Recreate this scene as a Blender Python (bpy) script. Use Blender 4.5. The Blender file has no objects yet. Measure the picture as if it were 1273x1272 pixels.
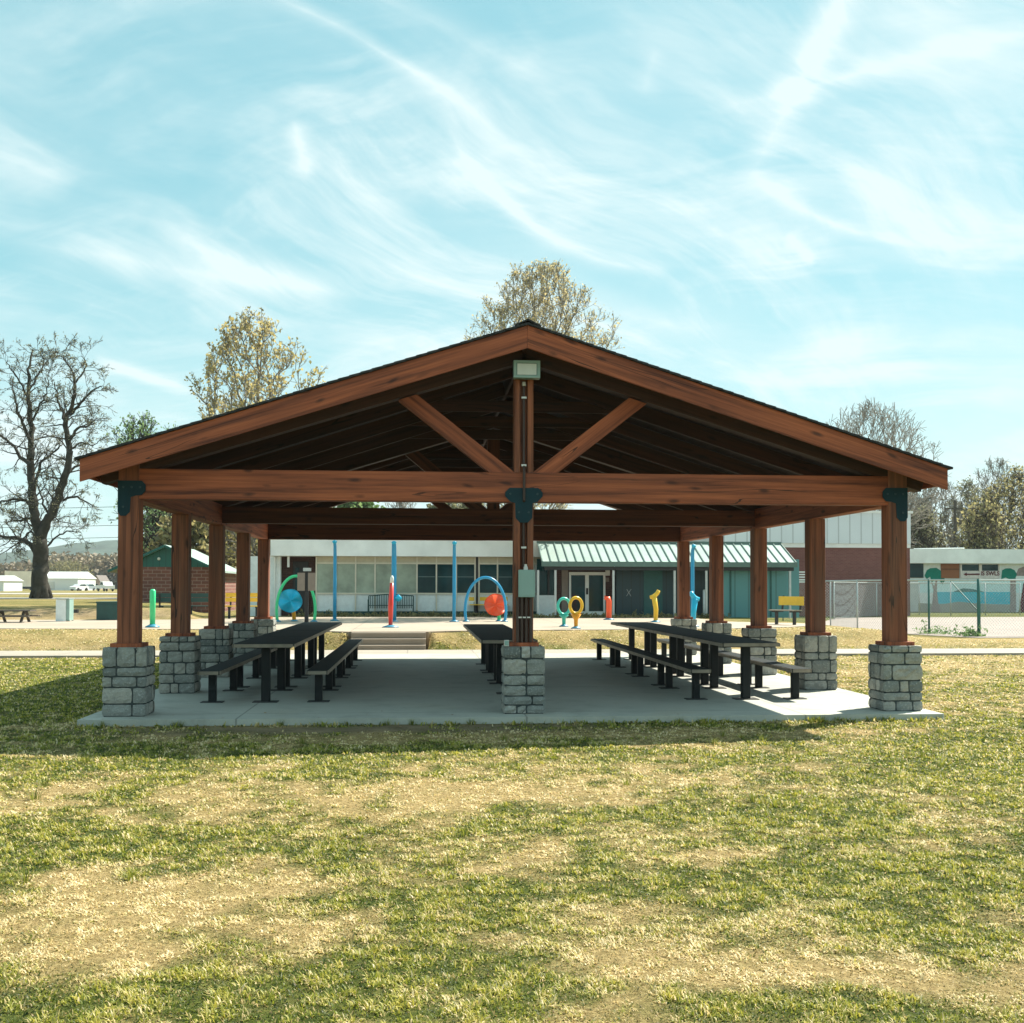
import bpy, math, random
import numpy as np
from mathutils import Vector, Matrix
R = math.radians
random.seed(7)
rng = np.random.default_rng(7)
scene = bpy.context.scene
COL = scene.collection

# ------------------------------------------------------------------ camera constants (solved from the photograph)
F, CX, CD, YAW, PITCH, ROLL, PY = 1394.7, -1.2786, 14.076, .0809, .02302, .00217, 697.35
CH = 1.65
HAZE_D = .0002

def _ray(px, pv):
    u = px - 636.5; v = pv - PY
    c, s = math.cos(-ROLL), math.sin(-ROLL); u, v = u*c - v*s, u*s + v*c
    x, zr, yd = u/F, -v/F, 1.0
    c, s = math.cos(PITCH), math.sin(PITCH); z = zr*c + yd*s; yr = yd*c - zr*s
    c, s = math.cos(YAW), math.sin(YAW)
    return x*c + yr*s, -x*s + yr*c, z

def gp(px, pv, z=0.0):
    X, Y, Z = _ray(px, pv); t = (z - CH)/Z
    return CX + X*t, -CD + Y*t

def at(px, pv, Yw):
    X, Y, Z = _ray(px, pv); t = (Yw + CD)/Y
    return CX + X*t, CH + Z*t

# ------------------------------------------------------------------ materials
class NT:
    def __init__(s, nt): s.nt = nt; s.L = nt.links
    def n(s, t, **kw):
        nd = s.nt.nodes.new(t)
        for k, v in kw.items():
            if k == 'inp':
                for a, b in v.items():
                    if isinstance(b, bpy.types.NodeSocket): s.L.new(b, nd.inputs[a])
                    else: nd.inputs[a].default_value = b
            else: setattr(nd, k, v)
        return nd
    def math(s, op, a, b=0.0, c=None, clamp=False):
        nd = s.nt.nodes.new('ShaderNodeMath'); nd.operation = op; nd.use_clamp = clamp
        for i, v in enumerate((a, b) if c is None else (a, b, c)):
            if isinstance(v, bpy.types.NodeSocket): s.L.new(v, nd.inputs[i])
            else: nd.inputs[i].default_value = v
        return nd.outputs[0]
    def vmath(s, op, a, b):
        nd = s.nt.nodes.new('ShaderNodeVectorMath'); nd.operation = op
        for i, v in enumerate((a, b)):
            if isinstance(v, bpy.types.NodeSocket): s.L.new(v, nd.inputs[i])
            else: nd.inputs[i].default_value = v
        return nd.outputs[0]
    def mix(s, f, a, b, blend='MIX'):
        nd = s.nt.nodes.new('ShaderNodeMix'); nd.data_type = 'RGBA'; nd.blend_type = blend
        for i, v in ((0, f), (6, a), (7, b)):
            if isinstance(v, bpy.types.NodeSocket): s.L.new(v, nd.inputs[i])
            else: nd.inputs[i].default_value = v if i == 0 else (tuple(v) + (1,))[:4]
        return nd.outputs[2]
    def ramp(s, f, stops):
        nd = s.nt.nodes.new('ShaderNodeValToRGB'); cr = nd.color_ramp
        while len(cr.elements) < len(stops): cr.elements.new(.5)
        for e, (p, c) in zip(cr.elements, stops):
            e.position = p; e.color = (tuple(c) + (1,))[:4] if not isinstance(c, (int, float)) else (c, c, c, 1)
        s.L.new(f, nd.inputs[0]); return nd.outputs[0]
    def noise(s, vec, scale, detail=4, rough=.55, dist=0.0):
        return s.n('ShaderNodeTexNoise', inp={'Vector': vec, 'Scale': scale, 'Detail': detail, 'Roughness': rough, 'Distortion': dist}).outputs[0]
    def attr(s, name):
        return s.n('ShaderNodeAttribute', attribute_name=name)
    def mapr(s, v, a, b, c=0.0, d=1.0):
        nd = s.n('ShaderNodeMapRange', inp={0: v, 1: a, 2: b, 3: c, 4: d}); return nd.outputs[0]

def newmat(name):
    m = bpy.data.materials.new(name); m.use_nodes = True
    b = m.node_tree.nodes['Principled BSDF']
    return m, NT(m.node_tree), b

def sc3(c, k): return tuple(x*k for x in c)

def plain(name, col, rough=.6, metal=0.0, var=.12, scale=6.0, bump=0.0, bscale=40):
    m, t, b = newmat(name)
    tc = t.n('ShaderNodeTexCoord').outputs['Object']
    nz = t.noise(tc, scale, 5)
    k = t.mapr(nz, .3, .7, 1-var, 1+var)
    c = t.mix(1.0, col, t.n('ShaderNodeCombineColor', inp={0: k, 1: k, 2: k}).outputs[0], 'MULTIPLY')
    t.L.new(c, b.inputs['Base Color'])
    b.inputs['Roughness'].default_value = rough; b.inputs['Metallic'].default_value = metal
    if rough >= .55: b.inputs['Specular IOR Level'].default_value = .25
    if bump:
        nb = t.noise(tc, bscale, 4)
        bp = t.n('ShaderNodeBump', inp={'Strength': bump, 'Distance': .01, 'Height': nb})
        t.L.new(bp.outputs[0], b.inputs['Normal'])
    return m

def wood(name, dark, light, grey=0.0):
    m, t, b = newmat(name)
    lc = t.attr('lc').outputs['Vector']
    g = t.noise(t.vmath('MULTIPLY', lc, (.55, 16, 16)), 1.0, 6, .65, .3)
    g2 = t.noise(t.vmath('MULTIPLY', lc, (.5, 2.2, 2.2)), 1.0, 3, .5)
    c = t.ramp(g, [(.32, sc3(dark, .7)), (.5, tuple((a+b_)/2 for a, b_ in zip(dark, light))), (.68, light)])
    c = t.mix(t.mapr(g2, .42, .72, 0, .5), c, sc3(dark, .85))
    # knots
    v = t.n('ShaderNodeTexVoronoi', inp={'Vector': t.vmath('ADD', t.vmath('MULTIPLY', lc, (1.9, 5.5, 5.5)), t.n('ShaderNodeCombineXYZ', inp={0: t.math('MULTIPLY', g2, 1.5)}).outputs[0]), 'Scale': 1.0})
    kn = t.mapr(v.outputs['Distance'], .07, .19, 1, 0)
    c = t.mix(t.math('MULTIPLY', kn, .8), c, sc3(dark, .25))
    # drying checks along the grain
    ck = t.noise(t.vmath('MULTIPLY', lc, (.35, 5.5, 5.5)), 1.0, 2, .4)
    ckm = t.math('LESS_THAN', t.math('ABSOLUTE', t.math('SUBTRACT', ck, .5)), .0045)
    ckm = t.math('MULTIPLY', ckm, t.mapr(t.noise(lc, .8, 1), .48, .56))
    c = t.mix(t.math('MULTIPLY', ckm, .85), c, sc3(dark, .12))
    if grey:
        st = t.noise(t.vmath('MULTIPLY', lc, (.25, 1.5, 1.5)), 1.3, 4)
        c = t.mix(t.mapr(st, .5, .75, 0, grey), c, (.12, .095, .07))
    t.L.new(c, b.inputs['Base Color'])
    b.inputs['Roughness'].default_value = .72
    bp = t.n('ShaderNodeBump', inp={'Strength': .6, 'Distance': .006, 'Height': g})
    t.L.new(bp.outputs[0], b.inputs['Normal'])
    return m

def brick(name, c1, c2, mortar, bw=.22, bh=.075, ms=.012, axis='xz'):
    m, t, b = newmat(name)
    tc = t.n('ShaderNodeTexCoord').outputs['Object']
    s = t.n('ShaderNodeSeparateXYZ', inp={0: tc})
    ge = t.n('ShaderNodeNewGeometry').outputs['Normal']
    sn = t.n('ShaderNodeSeparateXYZ', inp={0: ge})
    isx = t.math('GREATER_THAN', t.math('ABSOLUTE', sn.outputs[0]), .7)
    hx = t.math('ADD', t.math('MULTIPLY', isx, s.outputs[1]), t.math('MULTIPLY', t.math('SUBTRACT', 1, isx), s.outputs[0]))
    v = t.n('ShaderNodeCombineXYZ', inp={0: hx, 1: s.outputs[2]}).outputs[0]
    br = t.n('ShaderNodeTexBrick', inp={'Vector': v, 'Color1': c1+(1,), 'Color2': c2+(1,), 'Mortar': mortar+(1,), 'Scale': 1.0, 'Mortar Size': ms, 'Brick Width': bw, 'Row Height': bh, 'Mortar Smooth': .2, 'Bias': 0.0})
    nz = t.noise(tc, 1.2, 5)
    c = t.mix(t.mapr(nz, .35, .75, 0, .35), br.outputs[0], sc3(c1, .55))
    t.L.new(c, b.inputs['Base Color']); b.inputs['Roughness'].default_value = .85
    bp = t.n('ShaderNodeBump', inp={'Strength': .5, 'Distance': .01, 'Height': t.math('SUBTRACT', 1, br.outputs[1])})
    t.L.new(bp.outputs[0], b.inputs['Normal'])
    return m

def concrete(name, col, joint=0.0, spots=.25):
    m, t, b = newmat(name)
    tc = t.n('ShaderNodeTexCoord').outputs['Object']
    a = t.noise(tc, .35, 6, .6); f = t.noise(tc, 60, 3, .7); mid = t.noise(tc, 2.3, 6, .65, .4)
    k = t.math('ADD', t.mapr(a, .3, .7, .84, 1.08), t.mapr(f, .3, .7, -.06, .06))
    k = t.math('SUBTRACT', k, t.mapr(mid, .5, .75, 0, spots))
    c = t.mix(1.0, col, t.n('ShaderNodeCombineColor', inp={0: k, 1: k, 2: k}).outputs[0], 'MULTIPLY')
    c = t.mix(t.mapr(t.noise(tc, .8, 4), .55, .75, 0, .35), c, (col[0]*.95, col[1]*.8, col[2]*.62))
    if joint:
        s = t.n('ShaderNodeSeparateXYZ', inp={0: tc})
        jm = None
        for o in (0, 1):
            w = t.math('ABSOLUTE', t.math('SUBTRACT', t.math('FRACT', t.math('ADD', t.math('DIVIDE', s.outputs[o], joint), 50.5)), .5))
            l = t.math('LESS_THAN', w, .012/joint)
            jm = l if jm is None else t.math('MAXIMUM', jm, l)
        c = t.mix(t.math('MULTIPLY', jm, .6), c, sc3(col, .3))
    t.L.new(c, b.inputs['Base Color']); b.inputs['Roughness'].default_value = .8
    bp = t.n('ShaderNodeBump', inp={'Strength': .3, 'Distance': .004, 'Height': f})
    t.L.new(bp.outputs[0], b.inputs['Normal'])
    return m

def stone_mat():
    m, t, b = newmat('stone')
    tc = t.n('ShaderNodeTexCoord').outputs['Object']
    r = t.attr('rnd').outputs['Fac']
    c = t.ramp(r, [(0, (.15, .165, .155)), (.2, (.24, .255, .24)), (.5, (.33, .335, .305)), (.82, (.41, .39, .34)), (1, (.56, .54, .49))])
    nz = t.noise(tc, 9, 8, .7, .5)
    c = t.mix(t.mapr(nz, .42, .64, 0, .5), c, (.16, .17, .16))
    n2 = t.noise(tc, 38, 4, .6)
    c = t.mix(t.mapr(n2, .54, .66, 0, .45), c, (.50, .50, .47))
    t.L.new(c, b.inputs['Base Color']); b.inputs['Roughness'].default_value = .9
    h = t.math('ADD', nz, t.math('MULTIPLY', n2, .4))
    bp = t.n('ShaderNodeBump', inp={'Strength': 1.0, 'Distance': .035, 'Height': h})
    t.L.new(bp.outputs[0], b.inputs['Normal'])
    return m

def ribbed(name, col, pitch, axis=0, rough=.45, dark=.55):
    m, t, b = newmat(name)
    tc = t.n('ShaderNodeTexCoord').outputs['Object']
    s = t.n('ShaderNodeSeparateXYZ', inp={0: tc})
    w = t.math('ABSOLUTE', t.math('SUBTRACT', t.math('FRACT', t.math('ADD', t.math('DIVIDE', s.outputs[axis], pitch), 100)), .5))
    l = t.mapr(w, .42, .48)
    nz = t.noise(tc, .7, 5)
    c = t.mix(l, col, sc3(col, dark))
    c = t.mix(t.mapr(nz, .4, .75, 0, .2), c, sc3(col, .7))
    t.L.new(c, b.inputs['Base Color']); b.inputs['Roughness'].default_value = rough
    return m

def leafmat(name, c1, c2, trans=.45):
    m, t, b = newmat(name)
    r = t.attr('rnd').outputs['Fac']
    c = t.mix(r, c1, c2)
    t.L.new(c, b.inputs['Base Color']); b.inputs['Roughness'].default_value = .6
    tr = t.n('ShaderNodeBsdfTranslucent', inp={'Color': c})
    mx = t.n('ShaderNodeMixShader', inp={0: trans, 1: b.outputs[0], 2: tr.outputs[0]})
    out = m.node_tree.nodes['Material Output']; t.L.new(mx.outputs[0], out.inputs[0])
    return m

def grassmat():
    m, t, b = newmat('grass_blades')
    st = t.attr('straw').outputs['Fac']; r = t.attr('rnd').outputs['Fac']
    gr = t.ramp(r, [(0, (.03, .055, .007)), (.35, (.12, .16, .018)), (.7, (.28, .30, .034)), (1, (.47, .42, .075))])
    sw = t.ramp(r, [(0, (.26, .18, .06)), (.35, (.50, .38, .16)), (.75, (.73, .57, .28)), (1, (.86, .73, .46))])
    c = t.mix(st, gr, sw)
    t.L.new(c, b.inputs['Base Color']); b.inputs['Roughness'].default_value = .55
    tr = t.n('ShaderNodeBsdfTranslucent', inp={'Color': c})
    mx = t.n('ShaderNodeMixShader', inp={0: .42, 1: b.outputs[0], 2: tr.outputs[0]})
    out = m.node_tree.nodes['Material Output']; t.L.new(mx.outputs[0], out.inputs[0])
    return m

def groundmat():
    m, t, b = newmat('ground')
    tc = t.n('ShaderNodeTexCoord').outputs['Object']
    st = t.attr('straw').outputs['Fac']; di = t.attr('dirt').outputs['Fac']
    n1 = t.noise(tc, 3.1, 8, .7); n2 = t.noise(tc, 26, 6, .75); n3 = t.noise(tc, .5, 5, .6)
    gr = t.ramp(n2, [(.3, (.03, .045, .008)), (.5, (.07, .09, .018)), (.7, (.16, .17, .04))])
    sw = t.ramp(n2, [(.3, (.15, .105, .045)), (.5, (.34, .25, .11)), (.7, (.56, .44, .22))])
    f = t.math('ADD', st, t.mapr(n1, .3, .7, -.3, .3), clamp=True)
    c = t.mix(f, gr, sw)
    dr = t.ramp(n1, [(.3, (.17, .12, .075)), (.7, (.34, .26, .17))])
    c = t.mix(t.math('MULTIPLY', di, t.mapr(n2, .35, .55, .4, 1)), c, dr)
    t.L.new(c, b.inputs['Base Color']); b.inputs['Roughness'].default_value = .95
    b.inputs['Specular IOR Level'].default_value = .1
    bp = t.n('ShaderNodeBump', inp={'Strength': .9, 'Distance': .04, 'Height': t.math('ADD', n2, n1)})
    t.L.new(bp.outputs[0], b.inputs['Normal'])
    return m

def glassmat(name, col, rough=.08):
    m, t, b = newmat(name)
    tc = t.n('ShaderNodeTexCoord').outputs['Object']
    nz = t.noise(tc, .9, 4, .6)
    c = t.mix(t.mapr(nz, .35, .7), col, sc3(col, .45))
    t.L.new(c, b.inputs['Base Color']); b.inputs['Roughness'].default_value = rough
    b.inputs['Specular IOR Level'].default_value = .22
    return m

M = dict(
 beam=wood('cedar_stain', (.13, .028, .011), (.47, .126, .046)),
 post=wood('cedar_post', (.105, .028, .013), (.37, .118, .050), grey=.6),
 inner_shade=wood('cedar_rafter_shade_tone', (.022, .007, .004), (.07, .020, .009)),  # rafter brown darkened so its colour carries the roof interior's shade
 innerbeam_shade=wood('cedar_inner_beam_shade_tone', (.05, .012, .006), (.16, .042, .017)),  # darker copy of the beam cedar, inner trusses' shade painted in
 deck=wood('cedar_deck_shade_tone', (.009, .004, .003), (.03, .010, .006)),  # near-black boards: shade under the roof is put into the colour
 shingle=plain('asphalt_shingle', (.035, .036, .038), .9, var=.4, scale=14, bump=.8, bscale=30),
 mortar=plain('mortar', (.055, .065, .065), .95, var=.2, bump=.5),
 stone=stone_mat(),
 steel=plain('painted_steel', (.003, .028, .040), .6, var=.15),
 bolt=plain('bolt_steel', (.01, .04, .05), .5),
 slab=concrete('slab_concrete', (.42, .43, .38), 3.45, .24),
 path=concrete('path_concrete', (.34, .305, .255), 1.6, .08),
 pad=concrete('pad_concrete', (.36, .30, .235), 3.1, .09),
 step=concrete('step_concrete', (.34, .29, .235), 0, .07),
 tabletop=plain('black_plastisol', (.006, .014, .016), .75, var=.3, scale=9),
 tableedge=plain('sunlit_edge_tone', (.20, .17, .13), .5, var=.3),  # pale tone paints the sun catching table and bench edges
 tableleg=plain('black_leg', (.005, .008, .009), .55, var=.2),
 plate=plain('foot_plate', (.05, .052, .05), .6),
 white=plain('white_paint', (.74, .76, .73), .55, var=.07, scale=1.2),
 fasciaw=plain('white_fascia', (.80, .82, .80), .6, var=.12, scale=.9),
 beige=plain('beige_panel', (.50, .46, .34), .7, var=.08),
 panelw=plain('white_panel', (.72, .77, .77), .6, var=.08),
 blind=plain('window_blind', (.28, .33, .26), .3, var=.3, scale=1.6),
 glass=glassmat('dark_glass', (.012, .05, .055)),
 cream=plain('mullion', (.62, .58, .47), .5, var=.06),
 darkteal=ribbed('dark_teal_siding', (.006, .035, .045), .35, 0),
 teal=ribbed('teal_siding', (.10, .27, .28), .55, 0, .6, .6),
 tealdoor=plain('teal_door', (.012, .09, .085), .5),
 green=ribbed('green_siding', (.006, .11, .095), .3, 0, .5, .5),
 metalroof=plain('metal_roof', (.37, .46, .42), .35, var=.1, scale=1.1),
 rib=plain('roof_rib', (.10, .17, .15), .5),
 whitesid=ribbed('white_metal_siding', (.62, .68, .70), .62, 0, .5, .62),
 brickg=brick('gym_brick', (.20, .075, .06), (.15, .05, .042), (.19, .10, .085)),
 brickb=brick('block_brick', (.23, .085, .062), (.15, .055, .045), (.32, .23, .19), .42, .17, .018),
 brickd=brick('dark_brick', (.09, .04, .033), (.06, .028, .024), (.10, .06, .05)),
 brickp=brick('pale_brick', (.55, .33, .27), (.48, .28, .23), (.6, .5, .44)),
 woodpanel=ribbed('plywood', (.28, .11, .05), .9, 2, .8, .5),
 galv=plain('galvanised', (.48, .52, .52), .4, metal=.4, var=.1),
 greenpost=plain('green_post', (.02, .12, .105), .5),
 blue=plain('blue_coat', (.02, .28, .52), .3, var=.05),
 bluedk=plain('deep_blue_coat', (.03, .17, .44), .3, var=.05),
 cyan=plain('cyan_plastic', (.01, .42, .66), .3, var=.08),
 aqua=plain('aqua_coat', (.06, .52, .42), .3, var=.05),
 lime=plain('green_coat', (.05, .62, .26), .3, var=.05),
 red=plain('red_coat', (.68, .045, .03), .3, var=.05),
 redor=plain('orange_red_plastic', (.85, .10, .03), .3, var=.08),
 yellow=plain('yellow_coat', (.78, .48, .03), .35, var=.07),
 yellowo=plain('orange_yellow_coat', (.82, .36, .02), .35, var=.06),
 flange=plain('blue_flange', (.04, .22, .34), .4),
 black=plain('black_paint', (.012, .013, .015), .5),
 sign=plain('brown_sign', (.24, .20, .17), .7, var=.08),
 box=plain('grey_green_box', (.25, .38, .35), .45, var=.06, scale=3),
 conduit=plain('conduit', (.05, .026, .02), .5),
 strap=plain('conduit_strap', (.6, .6, .58), .4, metal=.3),
 lens=plain('flood_lens', (.62, .66, .62), .2, var=.05),
 housing=plain('flood_housing', (.14, .22, .21), .4),
 asphalt=concrete('court_asphalt', (.28, .235, .21), 0, .1),
 road=concrete('road', (.36, .33, .30), 0, .08),
 bark=plain('bark', (.085, .07, .055), .95, var=.45, scale=3, bump=1.0, bscale=9),
 barkg=plain('grey_bark', (.23, .21, .175), .95, var=.4, scale=3, bump=1.0, bscale=9),
 barkd=plain('dark_bark', (.045, .042, .034), .95, var=.4, scale=3, bump=1.0, bscale=9),
 car=plain('car_white', (.75, .77, .78), .25, var=.02), carg=plain('car_grey', (.25, .30, .33), .25, var=.02),
 tyre=plain('tyre', (.015, .015, .015), .8),
 shed=plain('shed_white', (.66, .70, .70), .5, var=.05),
 shingleg=plain('grey_shingle', (.16, .14, .13), .8, var=.2),
 trailer=plain('trailer_skin', (.82, .72, .60), .5, var=.12, scale=.6),
 palmgreen=plain('mural_green', (.01, .20, .15), .8), mtrunk=plain('mural_trunk', (.30, .24, .23), .8, var=.2),
 msky=plain('mural_sky', (.60, .82, .84), .8, var=.05), msea=plain('mural_sea', (.0, .50, .66), .8, var=.12, scale=.5),
 msand=plain('mural_sand', (.33, .32, .28), .8, var=.08), misle=plain('mural_island', (.02, .16, .16), .8),
 maroon=plain('maroon_letters', (.12, .02, .03), .8), signw=plain('sign_white', (.66, .62, .60), .7),
 dumpster=plain('dark_green_box', (.008, .055, .05), .5, var=.15),
 polewood=plain('pole_wood', (.10, .085, .07), .9),
 leafgold=leafmat('gold_leaf', (.30, .25, .09), (.52, .44, .20), .55),
 leafbud=leafmat('bud_leaf', (.32, .27, .13), (.58, .50, .27), .6),
 leafgreen=leafmat('green_leaf', (.10, .20, .07), (.24, .34, .14), .5),
 leafolive=leafmat('olive_leaf', (.17, .16, .07), (.40, .35, .16), .5),
 leafdim=leafmat('dim_leaf', (.15, .16, .09), (.30, .29, .17), .5),
 wood_far=leafmat('far_wood', (.13, .10, .06), (.27, .21, .12), .2),
)
GRASS = grassmat(); GROUND = groundmat()

# ------------------------------------------------------------------ object helpers
def tag(o, label=None, cat=None, group=None, kind=None):
    if label: o['label'] = label
    if cat: o['category'] = cat
    if group: o['group'] = group
    if kind: o['kind'] = kind
    return o

def thing(name, label, cat, loc=(0, 0, 0), rz=0.0, group=None):
    o = bpy.data.objects.new(name, None); COL.objects.link(o); o.empty_display_size = .3
    o.location = loc; o.rotation_euler = (0, 0, rz)
    return tag(o, label, cat, group)

def copy_tree(o, parent=None):
    c = o.copy(); COL.objects.link(c)
    if parent is not None: c.parent = parent
    for ch in [x for x in CHILD.get(o.name, [])]:
        copy_tree(ch, c)
        CHILD.setdefault(c.name, [])
    return c
CHILD = {}

class MB:
    def __init__(s): s.v = []; s.f = []; s.lc = []; s.r = []
    def add(s, vs, fs, lc=None, r=None):
        k = len(s.v); s.v += [tuple(v) for v in vs]; s.f += [tuple(i + k for i in f) for f in fs]
        if lc is None: lc = vs
        s.lc += [tuple(v) for v in lc]
        rr = random.random() if r is None else r
        s.r += [rr]*len(fs)
    def beam(s, p0, p1, w, h, up=(0, 0, 1), ch=.006, ends=None):
        """timber from p0 to p1, w across, h in the 'up' direction, with small chamfers"""
        p0 = Vector(p0); p1 = Vector(p1); d = (p1 - p0); L = d.length; d.normalize()
        up = Vector(up); side = d.cross(up).normalized(); up = side.cross(d).normalized()
        o = (random.uniform(0, 40), random.uniform(0, 9), random.uniform(0, 9))
        vs = []; lc = []
        a, b = w/2, h/2; c = min(ch, a*.3, b*.3)
        ring = [(-a+c, -b), (a-c, -b), (a, -b+c), (a, b-c), (a-c, b), (-a+c, b), (-a, b-c), (-a, -b+c)]
        for t, p in ((0, p0), (L, p1)):
            for x, y in ring:
                vs.append(p + side*x + up*y); lc.append((t + o[0], x + o[1], y + o[2]))
        fs = [(i, (i+1) % 8, 8 + (i+1) % 8, 8 + i) for i in range(8)] + [tuple(range(7, -1, -1)), tuple(range(8, 16))]
        s.add(vs, fs, lc); return s
    def box(s, x0, x1, y0, y1, z0, z1, ch=0.0):
        if ch:
            return s.beam(((x0+x1)/2, (y0+y1)/2, z0), ((x0+x1)/2, (y0+y1)/2, z1), abs(y1-y0), abs(x1-x0), up=(1, 0, 0), ch=ch)
        vs = [(x0, y0, z0), (x1, y0, z0), (x1, y1, z0), (x0, y1, z0), (x0, y0, z1), (x1, y0, z1), (x1, y1, z1), (x0, y1, z1)]
        s.add(vs, [(0, 3, 2, 1), (4, 5, 6, 7), (0, 1, 5, 4), (1, 2, 6, 5), (2, 3, 7, 6), (3, 0, 4, 7)]); return s
    def prism(s, poly, a, b, axis='z'):
        """poly list of 2D points extruded from a to b along axis (z: (x,y); y: (x,z); x: (y,z))"""
        def P(p, t):
            if axis == 'z': return (p[0], p[1], t)
            if axis == 'y': return (p[0], t, p[1])
            return (t, p[0], p[1])
        n = len(poly)
        vs = [P(p, a) for p in poly] + [P(p, b) for p in poly]
        area = sum(poly[i][0]*poly[(i+1) % n][1] - poly[(i+1) % n][0]*poly[i][1] for i in range(n))
        fs = [tuple(range(n-1, -1, -1)), tuple(range(n, 2*n))] + [(i, (i+1) % n, n + (i+1) % n, n + i) for i in range(n)]
        if (area < 0) != (axis == 'y'): fs = [f[::-1] for f in fs]
        s.add(vs, fs); return s
    def tube(s, pts, r, n=8, cap=True, close=False):
        pts = [Vector(p) for p in pts]; m = len(pts)
        rs = r if isinstance(r, (list, tuple)) else [r]*m
        vs = []; prev = None
        for i, p in enumerate(pts):
            if close: d = (pts[(i+1) % m] - pts[i-1])
            else: d = pts[min(i+1, m-1)] - pts[max(i-1, 0)]
            d.normalize()
            u = Vector((0, 0, 1)) if abs(d.z) < .9 else Vector((1, 0, 0))
            if prev is not None: u = prev
            a = d.cross(u).normalized(); b = a.cross(d).normalized(); prev = b
            for k in range(n):
                t = 2*math.pi*k/n; vs.append(p + (a*math.cos(t) + b*math.sin(t))*rs[i])
        fs = []
        for i in range(m if close else m-1):
            j = (i+1) % m
            fs += [(i*n+k, i*n+(k+1) % n, j*n+(k+1) % n, j*n+k) for k in range(n)]
        if cap and not close: fs += [tuple(range(n-1, -1, -1)), tuple(range((m-1)*n, m*n))]
        s.add(vs, fs); return s
    def lathe(s, prof, c=(0, 0, 0), n=16, axis='z'):
        vs = []
        for (r, h) in prof:
            for k in range(n):
                t = 2*math.pi*k/n; x, y = r*math.cos(t), r*math.sin(t)
                vs.append((c[0]+x, c[1]+y, c[2]+h) if axis == 'z' else (c[0]+x, c[1]+h, c[2]+y))
        fs = [(i*n+k, i*n+(k+1) % n, (i+1)*n+(k+1) % n, (i+1)*n+k) for i in range(len(prof)-1) for k in range(n)]
        fs += [tuple(range(n-1, -1, -1)), tuple(range((len(prof)-1)*n, len(prof)*n))]
        s.add(vs, fs); return s
    def build(s, name, mat, parent=None, smooth=False):
        me = bpy.data.meshes.new(name); me.from_pydata(s.v, [], s.f)
        a = me.attributes.new('lc', 'FLOAT_VECTOR', 'POINT'); a.data.foreach_set('vector', np.array(s.lc, dtype=np.float32).ravel())
        a = me.attributes.new('rnd', 'FLOAT', 'FACE'); a.data.foreach_set('value', np.array(s.r, dtype=np.float32))
        me.materials.append(mat if not isinstance(mat, str) else M[mat])
        if smooth:
            for p in me.polygons: p.use_smooth = len(p.vertices) <= 4
        me.update()
        o = bpy.data.objects.new(name, me); COL.objects.link(o)
        if parent is not None:
            o.parent = parent; CHILD.setdefault(parent.name, []).append(o)
        return o

def rawmesh(name, V, Fq, mat, parent=None, attrs=None, smooth=False):
    """V (n,3) float array; Fq (m,k) int array of faces with k corners (or list of such arrays)"""
    me = bpy.data.meshes.new(name)
    Fl = Fq if isinstance(Fq, list) else [Fq]
    nf = sum(len(a) for a in Fl); nl = sum(a.size for a in Fl)
    me.vertices.add(len(V)); me.vertices.foreach_set('co', np.ascontiguousarray(V, dtype=np.float32).ravel())
    me.loops.add(nl); me.loops.foreach_set('vertex_index', np.concatenate([a.ravel() for a in Fl]).astype(np.int32))
    me.polygons.add(nf)
    tot = np.concatenate([np.full(len(a), a.shape[1]) for a in Fl]).astype(np.int32)
    st = np.concatenate([[0], np.cumsum(tot)[:-1]]).astype(np.int32)
    me.polygons.foreach_set('loop_start', st)
    try: me.polygons.foreach_set('loop_total', tot)
    except Exception: pass
    me.update(calc_edges=True)
    if smooth: me.polygons.foreach_set('use_smooth', np.ones(nf, dtype=bool))
    for k, (dom, arr) in (attrs or {}).items():
        a = me.attributes.new(k, 'FLOAT', dom); a.data.foreach_set('value', np.ascontiguousarray(arr, dtype=np.float32))
    me.materials.append(mat if not isinstance(mat, str) else M[mat])
    o = bpy.data.objects.new(name, me); COL.objects.link(o)
    if parent is not None:
        o.parent = parent; CHILD.setdefault(parent.name, []).append(o)
    return o

# ------------------------------------------------------------------ terrain
def sst(t): t = np.clip(t, 0, 1); return t*t*(3 - 2*t)

_pg = rng.random((256, 256))
def vnoise(x, y):
    x = np.asarray(x, float); y = np.asarray(y, float)
    xi = np.floor(x).astype(int); yi = np.floor(y).astype(int); fx = sst(x - xi); fy = sst(y - yi)
    g = lambda a, b: _pg[a % 256, b % 256]
    return (g(xi, yi)*(1-fx) + g(xi+1, yi)*fx)*(1-fy) + (g(xi, yi+1)*(1-fx) + g(xi+1, yi+1)*fx)*fy
def fbm(x, y, n=4):
    s = 0; a = 1; tt = 0
    for i in range(n): s = s + a*vnoise(x*2**i + 17.3*i, y*2**i + 5.1*i); tt += a; a *= .5
    return s/tt

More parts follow.
